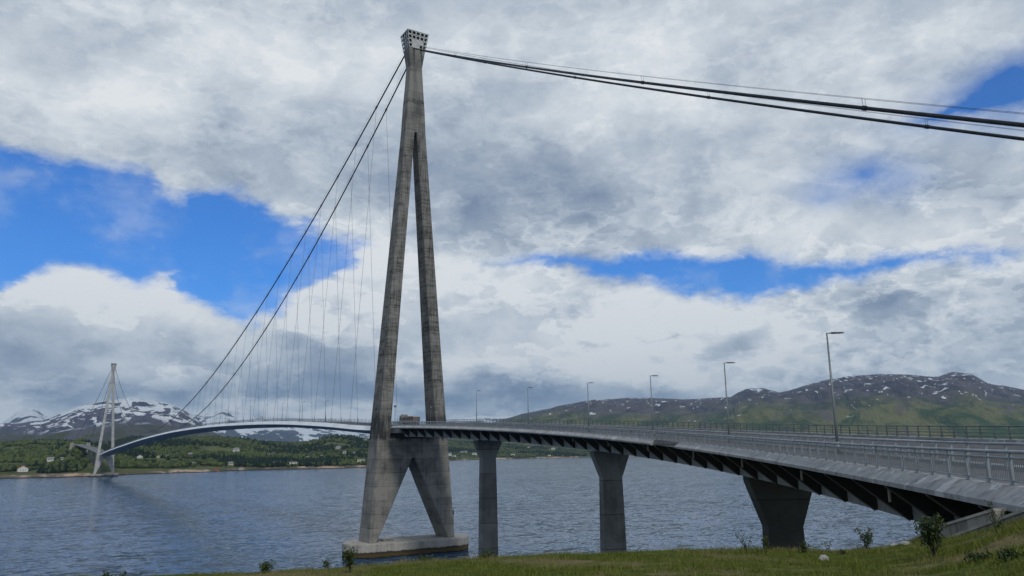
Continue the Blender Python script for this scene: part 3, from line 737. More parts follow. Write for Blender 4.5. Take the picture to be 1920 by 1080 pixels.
def rib(s, side):
    t = tang(s); h = t*.12
    if side < 0:
        out = [V(s,-.12,-.815), V(s,.3,-.62), V(s,2.948,-.81), V(s,2.948,-3.1), V(s,2.8,-3.1)]
    else:
        out = [V(s,16.05,fl-.53), V(s,12.602,-.42+fall(12)-.22), V(s,12.602,-3.0), V(s,12.8,-3.0)]
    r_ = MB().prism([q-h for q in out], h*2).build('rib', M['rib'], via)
    if side < 0:
        a_, b_ = V(s,-.12,-.84), V(s,2.8,-3.12); n_ = Vector((0, 0, -.05))
        MB().hexa([a_-t*.075+n_, a_+t*.075+n_, b_+t*.075+n_, b_-t*.075+n_], [a_-t*.075-n_, a_+t*.075-n_, b_+t*.075-n_, b_-t*.075-n_]).build('flange', M['flange'], r_)
k = 0; s = 185.3-5.55*31
while s < 236:
    if s > S0+1: rib(s, -1); rib(s, 1)
    s += 5.55
for s in (29.1, 46.2, 63.4, 79.8, 96.3, 112.6, 129.5, 147.4, 165.9, 183.1, 200, 217.2, 13.):
    MB().tube([V(s,.5,-.6), V(s,.5,-1.75)], .085, 8).build('drain_pipe', M['pipe'], via)
def pier(sc, zb, zk, mat='pier'):
    top = float(V(sc, 8.6, -3.17).z)-.2; t = tang(sc); c_ = 8.4
    def ring(hw, hd, z, cut=.06):
        q = [(-hw, -hd+cut), (-hw+cut, -hd), (hw-cut, -hd), (hw, -hd+cut), (hw, hd-cut), (hw-cut, hd), (-hw+cut, hd), (-hw, hd-cut)]
        f = float(np.interp(sc, S_, PHI)); a_ = Vector((math.cos(f), -math.sin(f), 0)); P0 = V(sc, c_); P0.z = 0
        return [P0+a_*x+t*y+Vector((0, 0, z)) for x, y in q]
    hd = .95
    MB().sweep([ring(2.35, hd+.25, zb), ring(2.1, hd+.1, zk-8), ring(1.95, hd, zk-.003)]).build('pier_column', M[mat], via)
    MB().sweep([ring(1.98, hd+.02, zk), ring(3.6, hd+.02, top-.9), ring(3.72, hd+.02, top-.5), ring(3.72, hd+.02, top-.12)]).build('pier_head', M[mat], via)
    for x in (-2.2, 2.2):
        f = float(np.interp(sc, S_, PHI)); a_ = Vector((math.cos(f), -math.sin(f), 0)); P0 = V(sc, c_)+a_*x; P0.z = top
        MB().tube([P0-Vector((0,0,.121)), P0+Vector((0,0,.205))], .35, 10).build('bearing', M['dark'], via)
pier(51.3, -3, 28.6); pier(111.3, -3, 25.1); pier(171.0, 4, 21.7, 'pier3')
# abutment at the land end
mb = MB()
q = [(-.0,-.83),(16.,-.6),(16.,-7),(-.0,-7)]
mb.sweep([[V(236.2, w_, dz) for w_, dz in q], [V(262, w_, dz) for w_, dz in q]])
mb.build('abutment', M['wall'], via)

# stair walls beside the abutment
def wallrun(pts, thick, depth, label, mcap=True):
    """pts: top line; a low wall with a pale coping"""
    o_ = empty('retaining_wall', pts[0], label, 'wall')
    n_ = (pts[-1]-pts[0]); n_.z = 0; n_.normalize(); side = Vector((-n_.y, n_.x, 0))*thick*.5
    k_ = side*1.35; dn = Vector((0, 0, -depth)); cp = Vector((0, 0, -.09))
    MB().sweep([[q_-side+cp, q_+side+cp, q_+side+dn, q_-side+dn] for q_ in pts]).build('wall_body', M['wall'], o_)
    MB().sweep([[q_-k_, q_+k_, q_+k_+cp*.97, q_-k_+cp*.97] for q_ in pts]).build('coping', M['wallcap'], o_)
wallrun([Vector(q_) for q_ in ((-70.6,-208.3,25.35),(-72.25,-210.61,26.13),(-74.98,-214.02,27.3),(-76.35,-216.7,28.08))], .28, 2.4, 'sloping concrete stair wall running up under the deck edge')
wallrun([Vector(q_) for q_ in ((-76.2,-213.9,26.72),(-76.93,-215.17,27.06),(-77.54,-216.73,27.64),(-78.3,-218.6,28.3),(-79.6,-221.4,29.0))], .24, 2.2, 'lower concrete stair wall nearest the grass, parallel to the wall under the deck')
st = MB()
for k in range(14):
    t_ = k/13; a_ = Vector((-76.0,-214.9,26.15)).lerp(Vector((-78.0,-219.4,27.6)), t_); d_ = Vector((.75,-.25,0))
    st.box(a_.x-.1, a_.x+1.3, a_.y-.2, a_.y+.2, a_.z-1.5, a_.z)
tag(st.build('concrete_steps', M['wall']), 'narrow concrete steps between the two stair walls by the abutment', 'steps')

# ------------------------------------------------------------------ railings
def rail(name, label, P, s0, s1, pitch, style, hgt, group=None):
    """P(s) -> foot point; builds posts, rails and infill as parts"""
    o_ = empty(name, P(s0), label, 'railing', group)
    st_ = list(np.arange(s0, s1+.01, 1.0)); U = Vector((0, 0, 1))
    mt_ = M['galv'] if style != 'far' else M['galvdark']
    r0 = {'outer': .062, 'mid': .062, 'far': .05, 'main': .06}[style]
    MB().tube([P(s)+U*hgt for s in st_], r0, 8, mi=0).build('top_rail', mt_, o_, smooth=True)
    subs = {'outer': [(.80, .035), (.13, .03)], 'mid': [(.62, .04), (.35, .035)], 'far': [(.72, .022), (.48, .04), (.2, .034)], 'main': [(.82, .03), (.15, .03)]}[style]
    for hz, rr in subs:
        MB().tube([P(s)+U*hgt*hz/.98 for s in st_], rr, 6).build('rail_bar', mt_, o_)
    n = int((s1-s0)/pitch)
    order = list(range(n, -1, -1))
    one = None; stuff = MB(); inf = MB(); cnt = 0
    for k in order:
        s = s0+k*pitch; q_ = P(s); t_ = (P(s+.1)-P(s-.1)).normalized(); nn = Vector((-t_.y, t_.x, 0)).normalized()
        hw = {'outer': .055, 'mid': .05, 'far': .045, 'main': .05}[style]; hd = .045 if style != 'outer' else .05
        mb_ = MB() if cnt < 100 else stuff
        b0, b1 = q_-U*.02, q_+U*(hgt-.01)
        mb_.hexa([b0-t_*hw-nn*hd*1.3, b0+t_*hw-nn*hd*1.3, b0+t_*hw+nn*hd*1.3, b0-t_*hw+nn*hd*1.3], [b1-t_*hw*.8-nn*hd, b1+t_*hw*.8-nn*hd, b1+t_*hw*.8+nn*hd, b1-t_*hw*.8+nn*hd])
        if style != 'main':
            mb_.hexa([b0-t_*.13-nn*.11+U*.021, b0+t_*.13-nn*.11+U*.021, b0+t_*.13+nn*.11+U*.021, b0-t_*.13+nn*.11+U*.021], [b0-t_*.13-nn*.11+U*.055, b0+t_*.13-nn*.11+U*.055, b0+t_*.13+nn*.11+U*.055, b0-t_*.13+nn*.11+U*.055])
        if cnt < 100: mb_.build('post', mt_, o_)
        cnt += 1
    if stuff.v:
        tag(stuff.build('distant_posts', mt_, o_), kind='stuff')
    if style in ('outer', 'main'):
        bars = MB()
        stp = .145 if style == 'outer' else .30
        for s in np.arange(s0+.1, s1, stp):
            q_ = P(s); t_ = (P(s+.1)-P(s-.1)).normalized()
            near_ = s > s1-110 or style == 'main'
            rr = .010 if style == 'outer' else .02
            if style == 'outer' and not near_ and int(s/stp) % 2: continue
            if style == 'outer' and not near_: rr = .02
            nn = Vector((-t_.y, t_.x, 0)).normalized(); a_, b_ = q_+U*.16, q_+U*hgt*.80
            bars.add([a_-t_*rr, a_+t_*rr, b_+t_*rr, b_-t_*rr, a_-t_*rr+nn*.02, a_+t_*rr+nn*.02, b_+t_*rr+nn*.02, b_-t_*rr+nn*.02], [(0,1,2,3),(7,6,5,4),(0,3,7,4),(1,5,6,2)])
        tag(bars.build('infill_bars', M['bars'], o_, fix=False), kind='stuff')
    return o_
rail('bridge_railing', 'outer walkway railing with vertical bar infill on the near edge of the viaduct', lambda s: V(s, 0, .03), 232.6-1.893*118, 262, 1.893, 'outer', 1.10)
rail('bridge_railing', 'steel guardrail between the walkway and the road on the viaduct', lambda s: V(s, 3.55, .16+fall(3.55)), 9.2, 262, 1.95, 'mid', .92)
rail('bridge_railing', 'dark four bar railing on the far edge of the viaduct road', lambda s: V(s, 15.5, fall(15.5)+.18), 9.2, 262, 1.893, 'far', .98)

# ------------------------------------------------------------------ lamps
def lamp_proto():
    o_ = empty('street_lamp', (0, 0, 0))
    MB().tube([(0,0,0),(0,0,3),(0,0,8.86)], [.115,.10,.055], 10).build('pole', M['pole'], o_, smooth=True)
    MB().tube([(0,0,0),(0,0,.9)], .15, 10).build('pole_base', M['pole'], o_, smooth=True)
    h_ = MB().tube([(-.06,0,8.86),(.0,0,8.94),(.5,0,8.97)], .045, 8).build('arm', M['pole'], o_)
    hd = MB()
    hd.sweep([[(x,-w_,z),(x,w_,z),(x,w_*.8,z+t_),(x,-w_*.8,z+t_)] for x, w_, z, t_ in ((.25,.07,8.93,.07),(.45,.16,8.9,.12),(1.05,.17,8.91,.10),(1.25,.09,8.93,.05))])
    hd.build('lamp_head', M['lamphead'], o_)
    return o_
LP = lamp_proto()
lamps = [(200.6, 'street lamp', 'tallest looking street lamp, rightmost on the viaduct in front of the green mountain'),
         (171.2, '', 'second street lamp from the right on the viaduct, beside the brown rounded hilltop'),
         (142.6, '', 'third street lamp from the right, left of the brown rounded hilltop'),
         (114.2, '', 'fourth street lamp from the right, over the second pier'),
         (84.1, '', 'fifth street lamp from the right, standing between the first and second piers'),
         (55.6, '', 'street lamp nearest the right side of the near tower, above the first pier')]
kids = children(LP)
def place(o_, loc, rz, label, group, cat='street lamp'):
    o_.location = loc; o_.rotation_euler.z = rz; tag(o_, label, cat, group)
for c_ in kids: c_.matrix_parent_inverse = Matrix.Identity(4)
for i, (s, _, lb) in enumerate(lamps):
    f = float(np.interp(s, S_, PHI))
    o_ = LP if i == 0 else copy_tree(LP, kids=kids)
    place(o_, V(s, 3.1, fall(3.1)-.02), -f, lb, 'street lamps along the bridge')
MY = [-20, 0, 60, 100, 220, 400, 572, 800, 1000, 1145, 1180]; MZ = [38.25, 38.35, 41.6, 43.6, 47.2, 49.0, 47.6, 43.0, 38.0, 33.4, 32.2]
def _spline(xs, ys):
    xs = np.array(xs, float); ys = np.array(ys, float); d = np.gradient(ys, xs)
    def f(x):
        i = int(np.clip(np.searchsorted(xs, x)-1, 0, len(xs)-2)); h = xs[i+1]-xs[i]; t = (x-xs[i])/h
        return float((2*t**3-3*t**2+1)*ys[i]+(t**3-2*t**2+t)*h*d[i]+(-2*t**3+3*t**2)*ys[i+1]+(t**3-t**2)*h*d[i+1])
    return f
MDZ = _spline(MY, MZ)
ordn = ['first', 'second', 'third', 'fourth', 'fifth', 'sixth', 'seventh', 'eighth', 'ninth', 'tenth', 'eleventh', 'twelfth']
for i in range(12):
    y = 66+30.6*i
    o_ = copy_tree(LP, kids=kids)
    place(o_, (-5.8, y, MDZ(y)-.7), 0, 'thin lamp on the main span among the hangers, %s out from the near tower' % ordn[i], 'street lamps along the bridge')

# ------------------------------------------------------------------ suspension bridge
br = empty('suspension_bridge', (0, 0, 0), 'long grey suspension bridge with two A shaped concrete towers crossing the fjord', 'bridge')
ys = list(np.arange(9.0, 1138, 8.0))+[1138.]
def X(y, prof): return [Vector((x, y, MDZ(y)+dz)) for x, dz in prof]
deckprof = [(-8.6,0),(-8.85,-.12),(-9.45,-1.42),(-5.2,-2.75),(5.2,-2.75),(9.45,-1.42),(8.85,-.12),(8.6,0)]
dk = MB(); n = len(deckprof); rings = [X(y, deckprof) for y in ys]
vs = [q for r_ in rings for q in r_]; dk.v = [tuple(q) for q in vs]
for i in range(len(rings)-1):
    for k in range(n):
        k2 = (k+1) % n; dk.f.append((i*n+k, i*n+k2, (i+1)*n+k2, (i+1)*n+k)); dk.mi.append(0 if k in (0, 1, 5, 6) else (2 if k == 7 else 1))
dk.f.append(tuple(range(n))[::-1]); dk.mi.append(0); dk.f.append(tuple((len(rings)-1)*n+k for k in range(n))); dk.mi.append(0)
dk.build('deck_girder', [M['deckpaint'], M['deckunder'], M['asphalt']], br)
def ymesh(x0, x1, za, zb, y0, y1, name, mat, par, step=8):
    yy = list(np.arange(y0, y1, step))+[y1]
    return MB().sweep([[Vector((x0,y,MDZ(y)+za)),Vector((x1,y,MDZ(y)+za)),Vector((x1,y,MDZ(y)+zb)),Vector((x0,y,MDZ(y)+zb))] for y in yy]).build(name, mat, par)
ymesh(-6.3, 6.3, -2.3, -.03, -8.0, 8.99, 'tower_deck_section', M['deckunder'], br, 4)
ymesh(-6.2, 6.2, -.025, .01, -8.2, 9.2, 'road_surface', M['asphalt'], br, 4)
ymesh(-6.3, 6.3, -2.3, -.03, 1138.01, 1160, 'tower_deck_section', M['deckunder'], br, 4)
MB().box(-9.2, -6.4, 9.02, 9.55, MDZ(9)-4.0, MDZ(9)-1.6).build('buffer_bracket', M['deckpaint'], br)
MB().box(6.4, 9.2, 9.02, 9.55, MDZ(9)-4.0, MDZ(9)-1.6).build('buffer_bracket', M['deckpaint'], br)
rail('bridge_railing', 'pale railing with close bars along the near side of the main span', lambda s: Vector((-8.75, 9.2+s, MDZ(9.2+s))), 0, 1126, 4., 'main', 1.15)
rail('bridge_railing', 'railing along the hidden far side of the main span behind the hangers', lambda s: Vector((8.75, 9.2+s, MDZ(9.2+s))), 0, 1126, 4., 'far', 1.15)
rail('bridge_railing', 'short railing of the deck passing between the near tower legs', lambda s: Vector((-6.15, -7.9+s, MDZ(-7.9+s))), 0, 16, 1.9, 'outer', 1.15)

ZF, ZN, ZC, H = 137.0, 161.5, 168.6, 174.27
def outx(z): return 14.2-(z-4)*(14.2-3.68)/(ZF-4)
def inx(z): return 7.2-.0731*(z-44)
def dep(z): return float(np.interp(z, [4, 42, 90, 137, 161.5], [4.35, 3.65, 2.85, 2.3, 2.0]))
def make_tower(cm, lb):
    t = empty('tower', (0, 0, 0)); t.parent = br; t['label'] = lb
    ch = .22
    def ring(x0, x1, d, z):
        if x0 > x1: x0, x1 = x1, x0
        c = ch
        return [Vector(q) for q in ((x0, -d+c, z), (x0+c, -d, z), (x1-c, -d, z), (x1, -d+c, z), (x1, d-c, z), (x1-c, d, z), (x0+c, d, z), (x0, d-c, z))]
    for s in (-1, 1):
        MB().sweep([ring(s*inx(z), s*outx(z), dep(z), z) for z in (34.4, 60, 90, 115, ZF)]).build('upper_leg', cm, t)
        MB().sweep([ring(s*(11.75-(z-4)*(11.75-.35)/24.5), s*outx(z), dep(z), z) for z in (3.9, 12, 20, 28.497)]).build('lower_leg', cm, t)
    MB().sweep([ring(-outx(z), outx(z), dep(z), z) for z in (28.5, 31, 33.1)]).build('crossbeam', cm, t)
    MB().sweep([ring(-outx(z)-.06, outx(z)+.06, dep(z)+.08, z) for z in (33.103, 34.397)]).build('beam_band', cm, t)
    MB().box(-6.1, 6.1, -2.2, 2.2, 34.4, 35.9).build('bearing_block', M['dark'], t)
    MB().sweep([ring(-a_, a_, d_, z) for z, a_, d_ in ((ZF+.003, 3.68, 2.3), (146, 3.25, 2.2), (155, 2.6, 2.08), (ZN, 2.19, 2.0), (ZC-.4, 3.1, 2.52))]).build('tower_head', cm, t)
    # crown with round openings
    cr_ = MB(); RI = .30
    def panel(c00, c10, c11, c01, nx, ny, nrm, skip=()):
        for i in range(nx):
            for j in range(ny):
                def bl(u, v): return (c00*(1-u)*(1-v)+c10*u*(1-v)+c11*u*v+c01*(1-u)*v)
                u0, u1, v0, v1 = i/nx, (i+1)/nx, j/ny, (j+1)/ny
                if (i, j) in skip:
                    cr_.add([bl(u0,v0),bl(u1,v0),bl(u1,v1),bl(u0,v1)], [(0,1,2,3)]); continue
                seg = 16; outer = []; inner = []; deep = []
                um, vm_ = (u0+u1)/2, (v0+v1)/2
                for k in range(seg):
                    a_ = 2*math.pi*(k+.5)/seg; ca, sa = math.cos(a_), math.sin(a_); mx = max(abs(ca), abs(sa))
                    outer.append(bl(um+(u1-u0)/2*ca/mx, vm_+(v1-v0)/2*sa/mx))
                    q_ = bl(um+(u1-u0)*.41*ca, vm_+(v1-v0)*.41*sa); inner.append(q_); deep.append(q_-nrm*.25)
                fs = [(k, (k+1) % seg, seg+(k+1) % seg, seg+k) for k in range(seg)]+[(seg+k, seg+(k+1) % seg, 2*seg+(k+1) % seg, 2*seg+k) for k in range(seg)]
                cr_.add(outer+inner+deep, fs)
    b_, c_ = (3.16, 2.57), (4.03, 3.18)
    Bq = [Vector((sx*b_[0], sy*b_[1], ZC-.4)) for sx, sy in ((-1,-1),(1,-1),(1,1),(-1,1))]
    Tq = [Vector((sx*c_[0], sy*c_[1], H)) for sx, sy in ((-1,-1),(1,-1),(1,1),(-1,1))]
    for k, nrm, nx, sk in ((0, Vector((0,-1,0)), 5, ((2,0),(2,1),(1,1),(3,1),(1,0))), (1, Vector((1,0,0)), 4, ()), (2, Vector((0,1,0)), 5, ((2,0),(2,1),(1,1),(3,1))), (3, Vector((-1,0,0)), 4, ())):
        k2 = (k+1) % 4; panel(Bq[k], Bq[k2], Tq[k2], Tq[k], nx, 4, nrm, sk)
    cr_.build('saddle_house', M['panel'], t, fix=False)
    MB().sweep([[Vector((sx*x, sy*y, z)) for sx, sy in ((-1,-1),(1,-1),(1,1),(-1,1))] for z, x, y in ((ZC-.398, 2.7, 2.1), (H-.2, 3.5, 2.7))]).build('saddle_house_core', M['dark'], t)
    MB().sweep([[Vector((sx*x, sy*y, z)) for sx, sy in ((-1,-1),(1,-1),(1,1),(-1,1))] for z, x, y in ((H-.03, 4.0, 3.15), (H+.12, 4.08, 3.23))]).build('roof_slab', M['panel'], t)
    MB().tube([(1.6,-1.5,H+.1),(1.6,-1.5,H+1.0)], .06, 6).build('beacon', M['cable'], t)
    capm = MB(); rings = []
    for z, gr in ((-4, -.25), (0, -.05), (3.75, 0), (4.0, -.12)):
        rg = []
        for k in range(48):
            a_ = 2*math.pi*k/48; sx = 1 if math.cos(a_) >= 0 else -1
            rg.append(Vector((sx*(20.4-7.3)+(7.3+gr)*math.cos(a_), (7.3+gr)*math.sin(a_), z)))
        rings.append(rg)
    capm.sweep(rings).build('pile_cap', M['cap'], t)
    return t
make_tower(M['tower'], 'near A shaped concrete tower standing in the water')
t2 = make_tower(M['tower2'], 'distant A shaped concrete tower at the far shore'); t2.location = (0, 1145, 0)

# cables
XM, ZM, ZT = 8.0, 52.0, 171.0
def cab(sd, y):
    t = 1-2*y/1145; return Vector((sd*(1.3+(XM-1.3)*(1-t*t)), y, ZM+(ZT-ZM)*t*t))
for sd in (-1, 1):
    lb = 'main cable on the near side of the bridge' if sd < 0 else 'main cable on the far side of the bridge'
    if sd < 0: E1 = Vector((-18.0, -194.2, 62.5))
    else: E1 = Vector((11.7, -179.1, 73.0))
    Sd = Vector((sd*1.3, -2.0, 168.2)); dirv = (E1-Sd)
    def side(t): # t=1 reaches E1
        q_ = Sd+dirv*t; q_.z -= 2.9*4*max(0, t)*(1.05-t)*.42; return q_
    pts = [side(t) for t in np.linspace(1.36, 0, 40)]
    pts += [Vector((sd*1.3, 0, 170.3))] + [cab(sd, y) for y in np.arange(6, 1140, 8)] + [Vector((sd*1.3, 1145, 170.3))]
    Fz = Vector((sd*13-22, 1425, 50))
    pts += [Vector((sd*1.3, 1147, 168.6)).lerp(Fz, t)-Vector((0, 0, 5*4*t*(1-t))) for t in np.linspace(0, 1, 14)]
    mc = MB().tube(pts, .255, 10).build('main_cable', M['cable'], br, smooth=True); mc['label'] = lb
    # hand ropes with twin posts
    hr = MB()
    for dxr in (-.35, .35):
        hr.tube([side(t)+Vector((dxr, 0, 1.3)) for t in np.linspace(1.36, .02, 30)], .022, 4)
        hr.tube([cab(sd, y)+Vector((dxr, 0, 1.2)) for y in np.arange(5, 330, 8)], .022, 4)
    hr.build('hand_rope', M['cable'], mc)
    for t in np.arange(.20, 1.3, .235):
        q_ = side(t+(.0 if sd < 0 else .035)); ps = MB()
        for dxr in (-.35, .35): ps.tube([q_+Vector((dxr*.6, 0, 0)), q_+Vector((dxr, 0, 1.32))], .03, 4)
        ps.tube([q_+dirv.normalized()*.3, q_-dirv.normalized()*.3], .33, 10)
        ps.build('rope_post', M['cable'], mc)
    rest = MB(); cnt = 0
    for k in range(56):
        y = 30+20*k; y = min(y, 1135)
        a_ = cab(sd, y); b_ = Vector((sd*8.9, y, MDZ(y)-.15))
        if a_.z-b_.z < .6: continue
        mb_ = MB() if cnt < 50 else rest
        mb_.tube([a_, b_], .052, 5); mb_.tube([a_+(cab(sd, y-.4)-a_)*1., a_+(cab(sd, y+.4)-a_)], .40, 8)
        mb_.tube([b_, b_+(a_-b_).normalized()*min(2.2, (a_-b_).length*.4)], .11, 6)
        if cnt < 50: mb_.build('hanger', M['hanger'], br)
        cnt += 1
    if rest.v: tag(rest.build('distant_hangers', M['hanger'], br), kind='stuff')

# far side span behind the distant tower
fv = empty('far_viaduct', (0, 1150, 0), 'low viaduct behind the distant tower leading to the wooded shore', 'bridge')
def FV(y, x, dz): 
    t = (y-1150)/300; return Vector((x-22*t*t-6*t, y, 33.2+21*t+dz))
yy = list(np.arange(1151, 1451, 15))
MB().sweep([[FV(y,-8,0),FV(y,8,0),FV(y,8,-.6),FV(y,4,-3),FV(y,-4,-3),FV(y,-8,-.6)] for y in yy]).build('deck', M['girder'], fv)
MB().sweep([[FV(y,-7,.03),FV(y,7,.03),FV(y,7,.005),FV(y,-7,.005)] for y in yy]).build('road_surface', M['walk'], fv)
for y in (1195, 1240, 1285, 1330):
    MB().box(FV(y,-2.5,0).x, FV(y,2.5,0).x, y-1.2, y+1.2, -2, FV(y,0,-3.01).z).build('pier', M['wall'], fv)
for sx_ in (-1, 1):
    for hz in (.6, 1.1): MB().tube([FV(y, 7.8*sx_, hz) for y in yy], .07, 4).build('rail_bar', M['galv'], fv)
for sd in (-1, 1):
    q_ = Vector((sd*13-22, 1425, 48)); MB()
    tag(MB().sweep([[q_+Vector((-5,-8,-12)),q_+Vector((5,-8,-12)),q_+Vector((5,8,-12)),q_+Vector((-5,8,-12))],[q_+Vector((-3,-3,8)),q_+Vector((3,-3,8)),q_+Vector((3,6,8)),q_+Vector((-3,6,8))]]).build('cable_anchorage', M['wall']), 'pale concrete cable anchorage on the %s of the road beyond the distant tower' % ('left' if sd < 0 else 'right'), 'anchorage')

# ladder mast on the pile cap
mm = empty('ladder_mast', (15.6, 1.0, 4.0), 'thin dark ladder mast on the tower base', 'mast')
mb = MB()
for x in (15.6, 16.5): mb.tube([(x, 1., 4.0), (x, 1., 12.6)], .05, 5)
for z in np.arange(4.5, 12.5, .8): mb.tube([(15.6, 1., z), (16.5, 1., z)], .035, 4)
mb.tube([(15.2, 1., 12.3), (17.6, 1., 12.5)], .05, 4)
mb.build('ladder', M['dark'], mm)
MB().box(15.7, 16.5, .7, 1.3, 10.4, 11.6).build('beacon', M['dark'], mm)
hb = MB().box(-8.8, -5.2, -2.0, .5, 4.0, 4.35); tag(hb.build('hatch_slab', M['wall']), 'low dark hatch slab on the tower base beside the left leg', 'hatch')

# ------------------------------------------------------------------ truck
tk = empty('truck', (2.2, 6, 38.3), 'grey and brown tipper truck crossing between the near tower legs', 'truck')
tz = MDZ(4)+.02
def TB(name, x0, x1, y0, y1, z0, z1, mat, par=tk, taper=0., front=0.):
    return MB().hexa([(x0,y0,tz+z0),(x1,y0,tz+z0),(x1,y1,tz+z0),(x0,y1,tz+z0)], [(x0+taper,y0+taper,tz+z1),(x1-taper,y0+taper,tz+z1),(x1-taper,y1-front,tz+z1),(x0+taper,y1-front,tz+z1)]).build(name, mat, par)
cb = TB('cab', 1.0, 3.4, 8.2, 10.6, .8, 3.55, M['truckgrey'], taper=.12, front=.35)
TB('wind_deflector', 1.2, 3.2, 8.3, 9.7, 3.56, 3.95, M['truckgrey'], taper=.15, front=.5)
TB('side_window', .985, 1.0+.06, 8.8, 9.9, 2.1, 2.9, M['window'], cb)
TB('rear_window', 1.5, 2.9, 8.19, 8.27, 2.3, 2.9, M['window'], cb)
TB('chassis', 1.5, 2.9, -.6, 8.2, .6, 1.05, M['dark'])
TB('tipper_body', 1.0, 3.4, -.8, 7.9, 1.15, 2.75, M['truckbody'], taper=-.05)
TB('load', 1.15, 3.2, 3.6, 7.4, 2.76, 3.15, M['truckbody'], taper=.2)
TB('side_board', .93, .965, -.6, 7.7, 1.2, 1.9, M['truckgrey'])
for y in (9.6, 2.6, 1.2, -.1):
    for x in (1.05, 3.0):
        wh = MB().tube([(x, y, tz+.5), (x+.34, y, tz+.5)], .5, 16).build('wheel', M['tyre'], tk)
        MB().tube([(x-.01, y, tz+.5), (x+.35, y, tz+.5)], .24, 10).build('rim', M['truckgrey'], wh)
# small cameras on the legs
for sx_, lb in ((-6.2, 'left'), (6.0, 'right')):
    mb = MB().tube([(sx_, -3.2, 38.2), (sx_, -3.2, 43.9)], .07, 6); mb.box(sx_-.3, sx_+.3, -3.5, -2.9, 43.9, 44.5)
    tag(mb.build('signal_post', M['galvdark']), 'short signal post beside the %s leg of the near tower at road level' % lb, 'post')

# ------------------------------------------------------------------ foreground plants
mt, T, b = material('shrub_leaves', (.05, .085, .02), .6, spec=.2)
at = T.new('ShaderNodeAttribute', attribute_name='tint').outputs['Fac']
T.inp(b.inputs['Base Color'], T.mix(at, (.014, .026, .009), (.060, .088, .024)))
b.inputs['Subsurface Weight'].default_value = 0.0
M['leaf'] = mt
M['twig'] = paint('twig_bark', (.05, .038, .028), .9)
def shrub(az, el, hgt, nst, spread, leafn, label, leaf=.05, name='shrub', lean=0.):
    q_ = ray_near(az, el); o_ = empty(name, q_, label, 'shrub', 'young shrubs along the edge of the grass')
    tw_ = MB(); Vl = []; Fl = []; Al = []
    for k in range(nst):
        a_ = random.uniform(0, 2*math.pi); sp = spread*random.uniform(.4, 1)
        h_ = hgt*random.uniform(.6, 1); pts = []
        for j in range(6):
            t = j/5; pts.append(q_+Vector((math.cos(a_)*sp*t**1.4+lean*t+random.uniform(-.012, .012), math.sin(a_)*sp*t**1.4+random.uniform(-.012, .012), h_*t-.03)))
        tw_.tube(pts, [.012*(1-.75*j/5) for j in range(6)], 4)
        for j in range(leafn):
            t = random.uniform(.35, 1.02); i0 = min(int(t*5), 4); c_ = pts[i0].lerp(pts[i0+1], t*5-i0)
            cl = c_+Vector([random.gauss(0, leaf*1.1) for _ in range(3)])
            for _ in range(3):
                n_ = Vector([random.gauss(0, 1) for _ in range(3)]).normalized(); u1 = n_.orthogonal().normalized(); v1 = n_.cross(u1)
                L_ = leaf*random.uniform(.6, 1.3); W_ = L_*.38; p0 = cl+Vector([random.gauss(0, leaf*.6) for _ in range(3)])
                kk = len(Vl); Vl += [p0-u1*L_, p0+v1*W_+n_*W_*.3, p0+u1*L_, p0-v1*W_+n_*W_*.3]; Fl.append((kk, kk+1, kk+2, kk+3)); tt = random.random(); Al += [tt]*4
    tw_.build('twigs', M['twig'], o_)
    l_ = mesh_np('leaves', np.array([v[:] for v in Vl]), np.array(Fl), M['leaf'], Al); l_.parent = o_; l_.matrix_parent_inverse = Matrix.Translation(-o_.location)
    return o_
SH = [(47.5,-6.9,.62,5,.30,7,'twiggy shrub with few leaves left of the thick flared pier',.035),
      (48.75,-6.9,.55,4,.12,16,'reddish leafy sprig in front of the left edge of the flared pier',.04),
      (51.2,-6.85,.36,5,.16,16,'small round leafed shrub at the right foot of the flared pier',.04),
      (52.6,-6.78,.36,2,.10,8,'thin leaning sprig just left of the white rock top',.035),
      (53.5,-6.9,.20,3,.05,12,'tiny upright sprig right of the white rock',.03),
      (54.95,-6.5,.80,8,.36,14,'open shrub with dark round leaf clusters right of the flared pier',.045),
      (58.8,-6.85,.92,12,.26,30,'largest dense shrub in front of the stair walls',.052),
      (62.3,-5.3,.85,7,.30,9,'pale feathery sapling in front of the lower stair wall',.03),
      (4.99,-7.6,.22,4,.12,22,'leafy shrub tip poking up at the lower left corner',.04),
      (5.85,-7.65,.20,4,.12,20,'second low leafy tip right of the lower left corner one',.04),
      (14.5,-7.8,.42,5,.22,24,'bushy shrub at the bottom edge left of the tower base',.045),
      (18.6,-7.6,.32,3,.10,16,'small sprig on the grass edge just left of the tower base',.04),
      (20.1,-8.0,.72,5,.14,30,'tall leafy sapling in front of the left end of the tower base',.045),
      (29.6,-7.35,.26,8,.34,14,'wide low shrub in front of the foot of the slender pier',.04),
      (25.3,-7.45,.16,7,.30,24,'flat green clump below the right end of the tower base',.04),
      (63.0,-6.7,.16,9,.30,16,'low dark shrub on the grass near the right edge',.04),
      (61.2,-6.85,.15,9,.28,14,'low dark shrub on the grass below the stair walls',.04)]
for a_ in SH: shrub(a_[0], a_[1], a_[2], a_[3], a_[4], a_[5], a_[6], leaf=a_[7])
